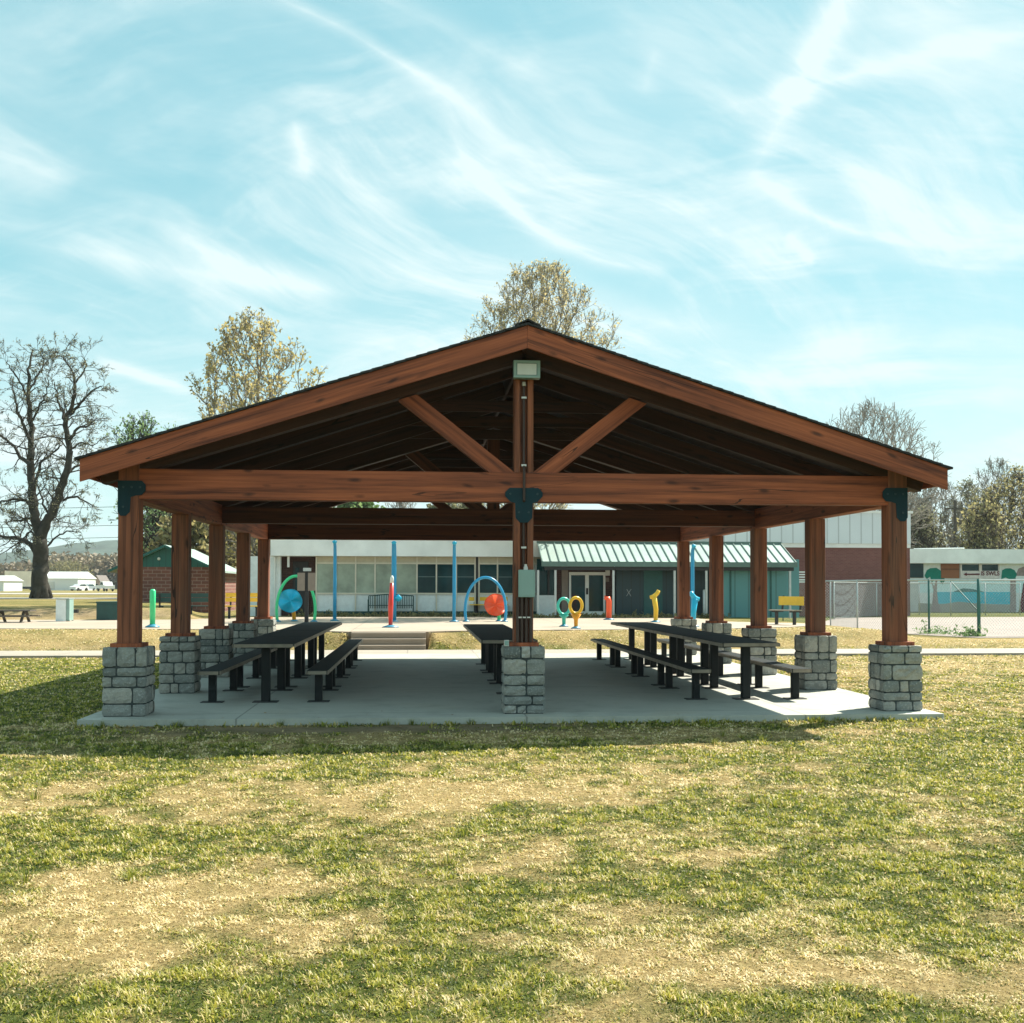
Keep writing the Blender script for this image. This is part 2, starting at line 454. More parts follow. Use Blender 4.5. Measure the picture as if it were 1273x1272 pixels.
def H(x, y):
    x = np.asarray(x, float); y = np.asarray(y, float)
    near = (fbm(x*.5, y*.5, 3) - .5)*.03*sst((-.9 - y)/1.5 + 0)          # gentle lumps in the front lawn
    left = sst((-5.6 - x)/2.0)*(fbm(x*.35+9, y*.35, 2) - .5)*.06*sst((12 - y)/2)
    lim = np.interp(x, [-20, -11.4, -7, -5, -3.9, -3.1, -1.1, -.5, .6, 2.6, 5, 7.5, 9.5, 10.8, 11.3], [18.2, 17.5, 17.0, 16.5, 15.75, 15.14, 15.14, 15.6, 16.0, 16.3, 16.6, 17.2, 18.3, 19.6, 20.9])
    f = .46*sst(((y - 14.42)/np.minimum(lim - 14.45, 2.4))*.95)
    g = .26 + .74*sst((13.6 - x)/2.2)
    z = f*g
    mound = sst((-8.8 - .2*(y-26) - x)/1.2)*sst((y - 25.6)/2.2)*(1-.7*sst((y-120)/80))
    z = z + .39*mound
    dip = sst((-8.0 - x)/1.0)*sst((x + 13.2)/1.0)*sst((y - 28)/10)*.11
    z = z - dip
    bk = (fbm(x*.9, y*.9+40, 3) - .5)*.08*sst((y-14.6)/.6)*sst((17.0-y)/1.0)
    z = z + near + left + bk
    return np.where((x > -3.12) & (x < -1.08) & (y < 15.3) & (y > 14.3), -.03, z)

BLOBS = [  # (px, py, radius x m, radius y m, amount)  + straw, - green
 (130, 1135, 1.0, .55, .7), (60, 1190, .8, .4, .6), (330, 1015, 1.3, .35, .45), (360, 1070, .9, .3, .35), (230, 1115, 1.2, .35, .4),
 (600, 915, 4.2, .45, .55), (300, 905, 1.0, .3, .4), (870, 965, 1.2, .7, .55), (700, 1050, 1.0, .4, .3), (640, 990, 1.6, .5, .4), (1180, 1215, .9, .25, .55), (880, 1200, .5, .2, .5),
 (560, 1165, .4, .2, .4), (545, 1240, .3, .12, .5), (1000, 910, 1.5, .2, .4), (20, 1235, .3, .15, .5), (760, 1140, .7, .3, .2),
 (60, 1045, .5, .35, -.7), (130, 1050, .4, .3, -.5), (360, 965, .9, .3, -.6), (310, 1035, .4, .15, -.5), (160, 1230, 1.1, .35, -.6), (400, 1250, .7, .3, -.7), (500, 1120, .4, .2, -.6), (450, 1060, .4,.2,-.4),
 (1010, 1010, 1.6, .8, -.6), (1180, 960, 1.9, 1.0, -.5), (640, 1210, .6, .35, -.6), (950, 1110, 1.0, .5, -.5), (930, 895, 3.5, .3, -.5), (620, 1105, .8, .4, -.35), (1150, 1080, 1.0, .5, -.3),
 (1000, 1250, .5, .2, -.5), (800, 1260, .6, .2, -.3), (500, 905, 3.2, .12, -.3)]
def straw(x, y):
    x = np.asarray(x, float); y = np.asarray(y, float)
    s = .425 + (fbm(x*.6+3, y*.6+8, 3) - .5)*.5 + (fbm(x*1.7, y*1.5, 3) - .5)*.8 + (fbm(x*4.5, y*3.6, 3) - .5)*1.3
    for (px, pv, rx, ry, a) in BLOBS:
        gx, gy = gp(px, pv, 0)
        s = s + .85*a*np.exp(-((x-gx)/rx)**2 - ((y-gy)/ry)**2)
    back = sst((y - 14.4)/1.0)
    s = s*(1-back) + back*(.74 + (fbm(x*.8, y*1.3, 3)-.5)*.8)
    greenleft = sst((-5.0 - x)/1.0)*sst((y + .8)/1.0)*sst((11.8 - y)/2)
    s = s - greenleft*.42
    mid = sst((x - 5.4)/.8)*sst((y - 4)/3)*sst((13.5 - y)/2)
    s = s + mid*.25
    s = s - .16*sst((x - 2.2)/2)*sst((-.2 - y)/1) - .10*sst((-4.2 - x)/2)*sst((-.2 - y)/1)
    s = s - .3*sst((y-19)/1)*sst((x-8)/3)
    far = sst((y - 26)/3)
    s = s - far*.25
    return np.clip((s - .52)*1.45 + .5, 0, 1)
def dirt(x, y):
    gx, gy = gp(450, 908, 0)
    d = 1.25*np.exp(-((x-gx)/2.9)**4 - ((y-gy-.1)/.42)**4)*(fbm(x*2, y*3, 3)*1.5)
    d = d + sst((-8.8 - x)/1.0)*np.exp(-((y - 26.7)/.9)**2)*.9*(.4+fbm(x*1.2, y, 3))
    d = d + .8*sst((-6-x)/2)*np.exp(-((y-14.9)/.5)**2)*fbm(x, y*2)
    return np.clip(d, 0, 1)

def axis_pts(segs):
    out = []
    for a, b, st in segs: out += list(np.arange(a, b, st))
    out.append(segs[-1][1]); return np.array(out)
gx_ = np.concatenate([-np.geomspace(2600, 24, 30), axis_pts([(-22, -11, .4), (-11, 11, .13), (11, 24, .4)]), np.geomspace(27, 2600, 30)])
gy_ = np.concatenate([-np.geomspace(300, 16, 12), axis_pts([(-14, 0, .13), (0, 14, .35), (14, 18.5, .15), (18.5, 60, .5)]), np.geomspace(64, 2600, 34)])
XX, YY = np.meshgrid(gx_, gy_)
ZZ = H(XX, YY)
V = np.stack([XX.ravel(), YY.ravel(), ZZ.ravel()], 1)
ny, nx = XX.shape
idx = np.arange(ny*nx).reshape(ny, nx)
Fq = np.stack([idx[:-1, :-1].ravel(), idx[:-1, 1:].ravel(), idx[1:, 1:].ravel(), idx[1:, :-1].ravel()], 1)
g = rawmesh('ground', V, Fq, GROUND, attrs={'straw': ('POINT', straw(V[:, 0], V[:, 1])), 'dirt': ('POINT', dirt(V[:, 0], V[:, 1]))}, smooth=True)
g['kind'] = 'structure'

# ---- hills beyond the town
def hills():
    xs = np.linspace(-1500, 1500, 240); ys = np.linspace(900, 1500, 24)
    X, Y = np.meshgrid(xs, ys)
    prof = sst(1 - np.abs((Y - 1250)/350))
    cx, _ = at(140, 700, 1250); lx, _ = at(0, 700, 1250)
    top = 30 + 22*np.exp(-((X-cx)/95)**2) + 10*(fbm(X*.006, Y*.006, 4)-.5)*2 + 3*fbm(X*.05, Y*.05, 2)
    Z = top*prof - 2
    V = np.stack([X.ravel(), Y.ravel(), Z.ravel()], 1); n, k = X.shape; I = np.arange(n*k).reshape(n, k)
    Fq = np.stack([I[:-1, :-1].ravel(), I[:-1, 1:].ravel(), I[1:, 1:].ravel(), I[1:, :-1].ravel()], 1)
    o = rawmesh('hills', V, Fq, plain('hill_forest', (.040, .062, .045), .95, var=.5, scale=.06), smooth=True); o['kind'] = 'structure'
hills()

# ------------------------------------------------------------------ paving
W2, PL = 9.657/2, 11.709          # half distance between post rows, length of the row
SL = .08                          # top of the slab
def struct(name, mb, mat):
    o = mb.build(name, mat); o['kind'] = 'structure'; return o
struct('pavilion_slab', MB().box(-5.28, 5.22, -.56, 12.3, -.25, SL, ch=.012), 'slab')
struct('path', MB().box(-70, 12.2, 12.305, 14.35, -.2, .055, ch=.01).prism([(12.205, 12.305), (80, 14.2), (80, 16.3), (12.205, 14.35)], -.2, .055), 'path')
front = [(-70, 18.6), (-20, 18.2), (-11.4, 17.5), (-7, 17.0), (-5, 16.5), (-3.9, 15.75), (-3.1, 15.14), (-1.1, 15.14), (-.5, 15.6), (.6, 16.0), (2.6, 16.3), (5, 16.6), (7.5, 17.2), (9.5, 18.3), (10.8, 19.6), (11.3, 20.9), (10.9, 22.0), (10, 22.4)]
back = [(9.1, 23.5), (9.0, 29.3), (-7.5, 29.3), (-8.3, 27.4), (-12, 25.7), (-70, 25.2)]
struct('splash_pad', MB().prism(front + back, -.1, .48), 'pad')
st_ = MB()
for k in range(3):
    st_.box(-3.05, -1.15, 14.36 + .26*k, 15.135, (.0, .165, .315)[k] + .002, (.165, .315, .46)[k], ch=.008)
struct('steps', st_, 'step')
struct('court', MB().prism([gp(1003, 780, .13), gp(1066, 784, .13), gp(1155, 790, .13), gp(1216, 793, .13), (24, 18.9), (60, 19.5), (60, 46), gp(1040, 768, .13)], .02, .135), 'asphalt')
struct('road', MB().box(-400, -14.5, 55, 62, .6, .872).box(-400, -14.5, 92, 110, .6, .872), 'road')

# ------------------------------------------------------------------ pavilion
pav = thing('pavilion', 'red-brown timber picnic pavilion with gabled roof on stone piers over a concrete slab', 'pavilion', (0, 0, 0))
ZB, ZT, ZP = 2.71, 3.08, .915     # underside / top of beams, top of piers
HW, OH, ZE, ZR = 5.277, .57, 3.16, 4.85
SLP = (ZR - ZE)/HW
YB = PL + OH                      # rear end of roof
PW = .245
def roofz(x): return ZR - SLP*abs(x)

def stones(cx, cy, z0, z1, w):
    """coursed rough blocks round a square pier"""
    mb = MB(); z = z0; hs = []
    while z < z1 - .02:
        h = random.choice((.11, .13, .15, .17, .20))
        if z1 - (z + h) < .08: h = z1 - z
        hs.append((z, h)); z += h
    def block(u0, u1, za, zb, face):
        a = w/2; jt = .012; dp = random.uniform(.010, .024)
        u0 += jt/2; u1 -= jt/2; za += jt/2; zb -= jt/2
        nu = max(2, int((u1-u0)/.06)+1); nz = max(2, int((zb-za)/.05)+1)
        vs = []; fs = []
        for lay in (0, 1):
            for j in range(nz+1):
                for i in range(nu+1):
                    tu, tz = i/nu, j/nz
                    u = u0 + (u1-u0)*tu; zz = za + (zb-za)*tz
                    edge = i in (0, nu) or j in (0, nz)
                    if lay == 0:
                        d = -.05
                    else:
                        d = dp + random.uniform(-.007, .008) - (.013 if edge else 0)
                        if edge:
                            cu, cz = (u0+u1)/2, (za+zb)/2
                            u += (cu-u)/(abs(cu-u)+1e-6)*.004*random.random(); zz += (cz-zz)/(abs(cz-zz)+1e-6)*.005*random.random()
                            if i in (0, nu) and j in (0, nz): u += (cu-u)*.06; zz += (cz-zz)*.1
                    p = {0: (u, -a-d), 1: (a+d, u), 2: (-u, a+d), 3: (-a-d, -u)}[face]
                    vs.append((cx+p[0], cy+p[1], zz))
        st = nu+1; off = (nu+1)*(nz+1)
        for j in range(nz):
            for i in range(nu): k = off + j*st + i; fs.append((k, k+1, k+1+st, k+st))
        for i in range(nu):
            fs.append((i, i+1, off+i+1, off+i)); k = nz*st+i; fs.append((k+1, k, off+k, off+k+1))
        for j in range(nz):
            k = j*st; fs.append((k+st, k, off+k, off+k+st)); k = j*st+nu; fs.append((k, k+st, off+k+st, off+k))
        mb.add(vs, fs)
    for (z, h) in hs:
        for face in range(4):
            e = w/2 + (.022 if face in (0, 2) else -.004)
            u = -e; cuts = [u]
            while True:
                s_ = random.choice((.12, .17, .22, .29, .36))
                if e - (u + s_) < .1: break
                u += s_; cuts.append(u)
            cuts.append(e)
            for a_, b_ in zip(cuts, cuts[1:]): block(a_, b_, z, z+h, face)
    return mb

def bracket(kind, x, y, z, parent):
    """dark steel plate with rounded lobes on the front face, kind L / R / T"""
    mb = MB(); yf = y
    def lobe(cx, cz, dx, dz, w=.13, L=.24):
        pts = []
        px_, pz_ = -dz, dx
        pts = [(cx - px_*w, cz - pz_*w), (cx + px_*w, cz + pz_*w)]
        e = (cx + dx*L, cz + dz*L)
        pts += [(e[0] + px_*w, e[1] + pz_*w), (e[0] + px_*w*.75 + dx*.05, e[1] + pz_*w*.75 + dz*.05), (e[0] + px_*w*.35 + dx*.065, e[1] + pz_*w*.35 + dz*.065),
                (e[0] - px_*w*.35 + dx*.065, e[1] - pz_*w*.35 + dz*.065), (e[0] - px_*w*.75 + dx*.05, e[1] - pz_*w*.75 + dz*.05), (e[0] - px_*w, e[1] - pz_*w)]
        return pts
    if kind == 'T':
        poly = [(-.235, .0), (-.17, -.07), (-.11, -.085), (-.105, -.27), (-.05, -.33), (.05, -.33), (.105, -.27), (.11, -.085), (.17, -.07), (.235, 0), (.235, .05), (.18, .105), (-.18, .105), (-.235, .05)]
    else:
        s_ = 1 if kind == 'L' else -1
        poly = [(-.125, .12), (.16, .12), (.205, .07), (.205, .0), (.16, -.055), (.09, -.06), (.03, -.08), (.02, -.26), (-.03, -.31), (-.09, -.31), (-.125, -.26)]
        poly = [(s_*a, b) for a, b in poly]
    mb.prism([(x+a, z+b) for a, b in poly], yf-.012, yf-.001, 'y')
    o = mb.build('bracket', 'steel', parent)
    if kind == 'T': bp = [(-.17, .03), (.17, .03), (-.06, -.2), (.06, -.2)]
    else: bp = [(s_*a, b) for a, b in [(.14, .04), (.04, .04), (-.06, -.2), (-.06, .04)]]
    for a, b in bp: MB().lathe([(.014, -.012), (.014, -.003), (.009, 0)][::-1], (x+a, yf-.012, z+b), 8, 'y').build('bolt', 'bolt', o)
    return o

def make_post(x, y, which=''):
    pr = MB().box(x-.235, x+.235, y-.235, y+.235, SL-.02, ZP-.015).build('pier', 'mortar', pav)
    stones(x, y, SL, ZP, .48).build('stone_facing', 'stone', pr)
    if which == 'C':
        mb = MB()
        for s_ in (-1, 1): mb.beam((x+s_*.083, y, ZP+.04), (x+s_*.083, y, ZB-.002), PW, .075, up=(1, 0, 0))
        mb.beam((x, y+.03, ZP+.04), (x, y+.03, ZB-.003), PW-.08, .088, up=(1, 0, 0))
    else:
        top = ZT + .08
        mb = MB().beam((x, y, ZP+.04), (x, y, top if y == 0 else ZB-.002), PW, PW, up=(1, 0, 0), ch=.01)
    po = mb.build('post', 'post', pav)
    MB().box(x-.185, x+.185, y-.185, y+.185, ZP-.01, ZP+.04, ch=.006).build('base_board', 'beam', po)
    if which: bracket('T' if which == 'C' else which, x, y-PW/2-(.0), ZB+.07 if which == 'C' else ZB+.1, po)
    return po

bay = PL/4
for i in range(5):
    make_post(-W2, i*bay, 'L' if i == 0 else '')
    make_post(W2, i*bay, 'R' if i == 0 else '')
cpost = make_post(0, 0, 'C')
for s_ in (-1, 1):
    mb = MB()
    for i in range(2): mb.beam((s_*W2, (PW/2+.002 if i == 0 else PL/2+.002), (ZB+ZT)/2-.01), (s_*W2, (PL/2-.002 if i == 0 else PL+PW/2), (ZB+ZT)/2-.01), .2, ZT-ZB-.02)
    mb.build('side_beam', 'beam', pav)

def truss(y, name='truss'):
    th = .29; tk = .2
    t = MB()
    for s_ in (-1, 1):
        # principal rafter, its top just under the deck
        off = .075 + th/2
        p0 = (0 + s_*.0, y, roofz(0) - off*1.05); p1 = (s_*(HW-.09), y, roofz(HW-.09) - off*1.05 + .06)
        t.beam(p0, p1, tk, th-.02 if s_ > 0 else th-.022)
    tr = t.build(name, 'inner_shade', pav)
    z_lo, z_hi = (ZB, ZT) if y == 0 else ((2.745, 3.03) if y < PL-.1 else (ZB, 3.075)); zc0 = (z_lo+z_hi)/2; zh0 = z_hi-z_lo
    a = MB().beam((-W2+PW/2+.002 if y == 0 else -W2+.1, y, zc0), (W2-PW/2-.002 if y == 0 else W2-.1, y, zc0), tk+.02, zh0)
    a.build('tie_beam', 'beam' if y == 0 else 'innerbeam_shade', tr)
    k = MB()
    if y == 0:
        for s_ in (-1, 1): k.beam((s_*.083, y, ZT+.001), (s_*.083, y, ZR-.42), PW-.02, .075, up=(1, 0, 0))
        k.beam((0, y+.03, ZT+.001), (0, y+.03, ZR-.44), PW-.1, .088, up=(1, 0, 0))
    else: k.beam((0, y, z_hi+.001), (0, y, ZR-.42), tk-.02, .22, up=(1, 0, 0))
    k.build('king_post', 'post' if y == 0 else 'innerbeam_shade', tr)
    for s_ in (-1, 1):
        # strut, cut level where it meets the tie beam and sloping where it meets the rafter
        w = .13
        x0, z0 = s_*.27, z_hi + .002; x1 = s_*1.43; z1 = roofz(x1) - .40
        d = Vector((x1-x0, 0, z1-z0)).normalized(); nrm = Vector((-d.z, 0, d.x))
        c0 = Vector((x0, y, z0)); c1 = Vector((x1, y, z1))
        def hit_low(q):   # along d down to z = ZT
            t_ = (z0 - q.z)/d.z; return q + d*t_
        def hit_high(q):
            t_ = 0
            for _ in range(30):
                p = q + d*t_; t_ += (roofz(p.x) - .375 - p.z)
            return q + d*t_
        l0 = hit_low(c0 + nrm*w/2*1.5); l1 = hit_low(c0 - nrm*w/2*1.5); h0 = hit_high(c0 + nrm*w/2*1.5); h1 = hit_high(c0 - nrm*w/2*1.5)
        mb = MB(); hy = .085; o = random.uniform(0, 30)
        vs = []; lc = []
        for yy in (-hy, hy):
            for q, tt in ((l0, 0), (l1, 0), (h1, 1), (h0, 1)):
                vs.append((q.x, y+yy, q.z)); rel = q - c0; lc.append((rel.dot(d)+o, rel.dot(nrm), yy))
        fs = [(0, 1, 2, 3), (7, 6, 5, 4), (0, 4, 5, 1), (1, 5, 6, 2), (2, 6, 7, 3), (3, 7, 4, 0)]
        if s_ > 0: fs = [f[::-1] for f in fs]
        mb.add(vs, fs, lc); mb.build('strut', 'beam' if y == 0 else 'innerbeam_shade', tr)
    return tr
for y in (0, PL/2, PL): truss(y)
for y in [PL/8*k for k in (1, 2, 3, 5, 6, 7)]:
    mb = MB()
    for s_ in (-1, 1):
        off = .075 + .1
        mb.beam((s_*.022, y, roofz(0) - off*1.05), (s_*(HW-.08), y, roofz(HW-.08) - off*1.05), .07, .2)
    r_ = mb.build('rafter_pair', 'inner_shade', pav)
    MB().beam((-1.6, y+.058, 4.17), (1.6, y+.058, 4.17), .04, .16).build('collar_tie', 'inner_shade', r_)
MB().beam((0, -OH+.07, ZR-.17), (0, YB-.07, ZR-.17), .042, .22).build('ridge_beam', 'inner_shade', pav)
# deck boards running along the ridge direction, one mesh per slope
for s_ in (-1, 1):
    mb = MB(); n = 38; L = math.hypot(HW, ZR-ZE)
    for k in range(n):
        a = (k+.0)/n; b = (k+1)/n - .0012
        xa, xb = s_*HW*a, s_*HW*b; za, zb = roofz(xa)-.028, roofz(xb)-.028
        o = (random.uniform(0, 30), random.uniform(0, 9)); th = .035
        vs = []; lc = []
        for yy in (-OH+.045, YB-.045):
            for (x, z, u) in ((xa, za, 0), (xb, zb, .14), (xb, zb-th, .14), (xa, za-th, 0)):
                vs.append((x, yy, z)); lc.append((yy+o[0], u+o[1], 0))
        fs = [(0, 1, 2, 3), (7, 6, 5, 4), (0, 4, 5, 1), (1, 5, 6, 2), (2, 6, 7, 3), (3, 7, 4, 0)]
        mb.add(vs, fs if s_ < 0 else [f[::-1] for f in fs], lc)
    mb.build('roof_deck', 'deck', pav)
# shingle sheets with stepped courses
rf = MB()
for s_ in (-1, 1):
    n = 40; XE = HW + .035
    for k in range(n):
        a = XE*k/n; b = XE*(k+1)/n + .02
        z0 = roofz(a) + .004; z1 = roofz(b) + .012
        ya, yb = -OH-.03-random.random()*.006, YB+.03
        vs = [(s_*a, ya, z0), (s_*b, ya, z1), (s_*b, ya, z1-.026), (s_*a, ya, z0-.026), (s_*a, yb, z0), (s_*b, yb, z1), (s_*b, yb, z1-.026), (s_*a, yb, z0-.026)]
        fs = [(0, 1, 2, 3), (7, 6, 5, 4), (0, 4, 5, 1), (1, 5, 6, 2), (2, 6, 7, 3), (3, 7, 4, 0)]
        rf.add(vs, fs if s_ < 0 else [f[::-1] for f in fs])
rf.prism([(-.16, roofz(.16)+.012), (0, ZR+.03), (.16, roofz(.16)+.012), (.16, roofz(.16)+.028), (0, ZR+.05), (-.16, roofz(.16)+.028)], -OH-.035, YB+.035, 'y')
roof = rf.build('roof', 'shingle', pav)
# barge boards on both gables, eave boards
def barge(y0, y1, s_):
    mb = MB(); fh = .262; o = random.uniform(0, 30)
    xs = (0.0015*s_, s_*HW); vs = []; lc = []
    for yy in (y0, y1):
        for (x, dz) in ((xs[0], -.024), (xs[1], -.024), (xs[1], -.024-fh), (xs[0], -.024-fh*1.04)):
            vs.append((x, yy, roofz(x)+dz)); lc.append((abs(x)*1.05+o, dz*1.0+(3 if s_ > 0 else 5), yy))
    fs = [(0, 1, 2, 3), (7, 6, 5, 4), (0, 4, 5, 1), (1, 5, 6, 2), (2, 6, 7, 3), (3, 7, 4, 0)]
    mb.add(vs, fs if s_ < 0 else [f[::-1] for f in fs], lc)
    mb.build('barge_board', 'beam', pav)
for s_ in (-1, 1):
    barge(-OH, -OH+.042, s_); barge(YB-.042, YB, s_)
    MB().beam((s_*(HW-.022), -OH+.044, ZE-.024-.1), (s_*(HW-.022), YB-.044, ZE-.024-.1), .042, .2).build('eave_board', 'beam', pav)

# flood light, conduit and electrical box on the centre post
fl = thing('floodlight', 'square grey-green flood light at the top of the front gable', 'floodlight', (0, -.13, 4.36))
def rel(mb, o):  # shift a mesh builder into an object's space
    lx, ly, lz = o.location
    mb.v = [(x-lx, y-ly, z-lz) for x, y, z in mb.v]; return mb
fx, fz0, fz1 = .02, 4.24, 4.455
fl.location = (fx, -.13, fz0)
rel(MB().box(fx-.165, fx+.165, -.27, -.16, fz0, fz1, ch=.01).box(fx-.05, fx+.05, -.16, -.112, fz0+.07, fz1-.07), fl).build('housing', 'housing', fl)
rel(MB().box(fx-.165, fx+.165, -.29, -.272, fz1-.03, fz1).box(fx-.165, fx+.165, -.29, -.272, fz0, fz0+.03).box(fx-.165, fx-.13, -.29, -.272, fz0+.031, fz1-.031).box(fx+.13, fx+.165, -.29, -.272, fz0+.031, fz1-.031), fl).build('frame', 'box', fl)
rel(MB().box(fx-.12, fx+.12, -.282, -.273, fz0+.038, fz1-.038), fl).build('lens', 'lens', fl)

cd = thing('conduit', 'dark electrical conduit running up the middle of the centre post', 'conduit', (0, -.1, 1.65))
rel(MB().tube([(0, -.092, 1.90), (0, -.092, ZB-.02), (0, -.15, ZB+.02), (0, -.15, ZT+.02), (0, -.092, ZT+.12), (0, -.092, 4.2)], .017, 8), cd).build('pipe', 'conduit', cd)
for z in (4.02, 3.17, 2.14): rel(MB().box(-.032, .032, -.128, -.115, z-.012, z+.012), cd).build('strap', 'strap', cd)
rel(MB().lathe([(.02, 0), (.026, .01), (.02, .05)], (0, -.1, 4.17), 8), cd).build('connector', 'strap', cd)

eb = thing('electrical_box', 'grey-green electrical box on the front of the centre post', 'electrical box', (.03, -.16, 1.54))
rel(MB().box(-.07, .125, -.235, -.125, 1.52, 1.86, ch=.008), eb).build('cabinet', 'box', eb)
rel(MB().box(-.075, .13, -.243, -.236, 1.525, 1.855).box(-.055, .11, -.247, -.2435, 1.545, 1.835), eb).build('cover', 'box', eb)
rel(MB().lathe([(.028, 0), (.028, .03), (.018, .05), (.018, .07)], (.02, -.17, 1.86), 10), eb).build('hub', 'strap', eb)
for x in (-.075, -.025, .03, .085): rel(MB().tube([(x, -.152, ZP+.045), (x, -.152, 1.517)], .021, 10), eb).build('conduit', 'conduit', eb)
for x in (-.05, .003, .058): rel(MB().box(x-.02, x+.02, -.182, -.174, 1.26, 1.278), eb).build('strap', 'strap', eb)
ob = thing('outlet', 'small pale junction box on top of the centre pier beside the post', 'outlet box', (-.22, -.2, ZP))
rel(MB().box(-.25, -.19, -.235, -.188, ZP, ZP+.075, ch=.006), ob).build('cabinet', 'strap', ob)
rel(MB().box(-.245, -.195, -.241, -.236, ZP+.008, ZP+.067), ob).build('cover', 'box', ob)

# ------------------------------------------------------------------ tables and benches
def make_seat(name, label, cat, width, height, length, legw, group):
    t = thing(name, label, cat, group=group)
    mb = MB(); n = max(2, round(width/.1)); 
    mb.box(-width/2, width/2, .0, length-.02, height-.035, height, ch=.008)
    top = mb.build('top', 'tabletop', t)
    e = MB()
    for s_ in (-1, 1): e.box(s_*(width/2+.001) , s_*(width/2+.012), .004, length-.024, height-.052, height-.006)
    e.box(-width/2+.01, width/2-.01, -.012, -.001, height-.05, height-.004).box(-width/2+.01, width/2-.01, length-.019, length-.008, height-.05, height-.004)
    e.build('edge', 'tableedge' , top)
    for yy in (.28, length-.3):
        MB().box(-legw/2, legw/2, yy-legw/2, yy+legw/2, .012, height-.04, ch=.008).build('leg', 'tableleg', t)
        MB().box(-legw*1.45, legw*1.45, yy-legw*1.0, yy+legw*1.0, .0, .010).build('foot_plate', 'plate', t)
        MB().box(-width*.42, width*.42, yy-.03, yy+.03, height-.075, height-.036).build('top_bracket', 'tableleg', t)
    return t
LEN = 2.28; Y0 = 1.12
tabA = make_seat('picnic_table', 'x', 'table', .80, .80, LEN, .115, 'long dark picnic tables under the roof')
benA = make_seat('bench', 'x', 'bench', .27, .44, LEN, .10, 'dark benches beside the picnic tables')
ordn = ['nearest the camera', 'second from the front', 'third from the front', 'farthest back']
used = {}
def put(proto, x, y, label):
    o = proto if proto not in used else copy_tree(proto)
    used[proto] = 1
    o.location = (x, y, SL + .001); o['label'] = label; return o
for row, (rx, rn) in enumerate(((-3.37, 'left'), (0.0, 'middle'), (3.27, 'right'))):
    ks = range(4)
    for k in ks:
        yy = Y0 + k*LEN + (1.0 if row == 1 else 0)
        if row == 1 and k == 3: continue
        put(tabA, rx, yy, f'dark picnic table in the {rn} row under the pavilion, {ordn[k] if not (row == 1 and k == 2) else "last one at the back"}')
        if row != 1:
            for s_, sn in ((-1, 'left'), (1, 'right')):
                put(benA, rx + s_*.71, yy, f'narrow dark bench on the {sn} side of the {rn} table row, {ordn[k]}')

# ------------------------------------------------------------------ buildings
def bld_box(mb, x0, x1, y0, y1, z0, z1): return mb.box(x0, x1, y0, y1, z0, z1)
# main long low building
YW = 31.0
xl, _ = at(338, 700, YW); xr_, _ = at(672, 700, YW)
_, zt = at(500, 672.5, YW); _, zf = at(500, 692, YW); _, zc = at(500, 700.5, YW); _, zs = at(500, 738, YW); _, zb_ = at(500, 760, YW)
mbd = thing('community_building', 'long low white flat-roofed building with a row of windows and a green-grey metal porch roof', 'building', (0, YW, .45))
loc = mbd.location
def part(mb, name, mat, parent=mbd, sp=None, smooth=False):
    return rel(mb, sp or mbd).build(name, mat, parent, smooth)
# wall core
x392, _ = at(393, 700, YW)
core = part(MB().box(x392, xr_+9.3, YW, YW+14, .3, zt-.25), 'wall', 'panelw')
part(MB().box(xl, xr_+9.3, YW-.45, YW+14.3, zf, zt, ch=.01), 'fascia', 'fasciaw')
part(MB().box(xl+.02, xr_+.3, YW-.38, YW+.0-.003, zf+.01, zf+.03), 'soffit', 'beige', core)
part(MB().box(x392, xr_, YW-.03, YW-.002, zc, zf-.005), 'clerestory', 'beige', core)
part(MB().box(x392, xr_, YW-.05, YW-.002, .3, zb_), 'plinth', 'dumpster', core)
# windows + mullions by pixel positions of the photograph's bays
pxs = [393.5, 418, 442.3, 466.4, 490.6, 518.4, 542.6, 567.3, 590.5, 595.5, 618.4, 642.5, 663]
mul = MB()
for i, p in enumerate(pxs):
    x, _ = at(p, 700, YW)
    mul.box(x-.028, x+.028, YW-.07, YW-.031, zb_+.01, zf-.006)
for z in (zc, zs): mul.box(at(393.5, 700, YW)[0], xr_, YW-.062, YW-.032, z-.03, z+.03)
part(mul, 'mullion', 'cream', core)
for i in range(len(pxs)-1):
    if i == 8: continue
    a, _ = at(pxs[i], 700, YW); b, _ = at(pxs[i+1], 700, YW)
    w = part(MB().box(a+.03, b-.03, YW-.028, YW-.003, zs+.03, zc-.03), 'window', 'blind' if i < 5 and i != 9 else 'glass', core)
    if i >= 5:
        part(MB().box(a+.05, b-.05, YW-.034, YW-.029, zs+.55*(zc-zs), zs+.55*(zc-zs)+.02), 'sash', 'housing', w)
a, _ = at(590.7, 700, YW); b, _ = at(595, 700, YW)
part(MB().box(a+.03, b-.03, YW-.09, YW-.0302, .5, zf-.008), 'downspout', 'black', core)
# recessed dark brick bay with a double door at the left end
xb0, _ = at(350, 700, YW); xb1 = x392
part(MB().box(xb0-.3, xb1-.02, YW+.9, YW+1.2, .3, zf-.01), 'recess_wall', 'brickd')
dr = part(MB().box(at(369, 1, YW+.9)[0], at(388, 1, YW+.9)[0], YW+.84, YW+.895, .5, 2.65), 'door', 'black')
part(MB().box(at(372, 1, YW+.9)[0], at(377, 1, YW+.9)[0], YW+.82, YW+.838, 1.3, 2.4), 'pane', 'glass', dr)
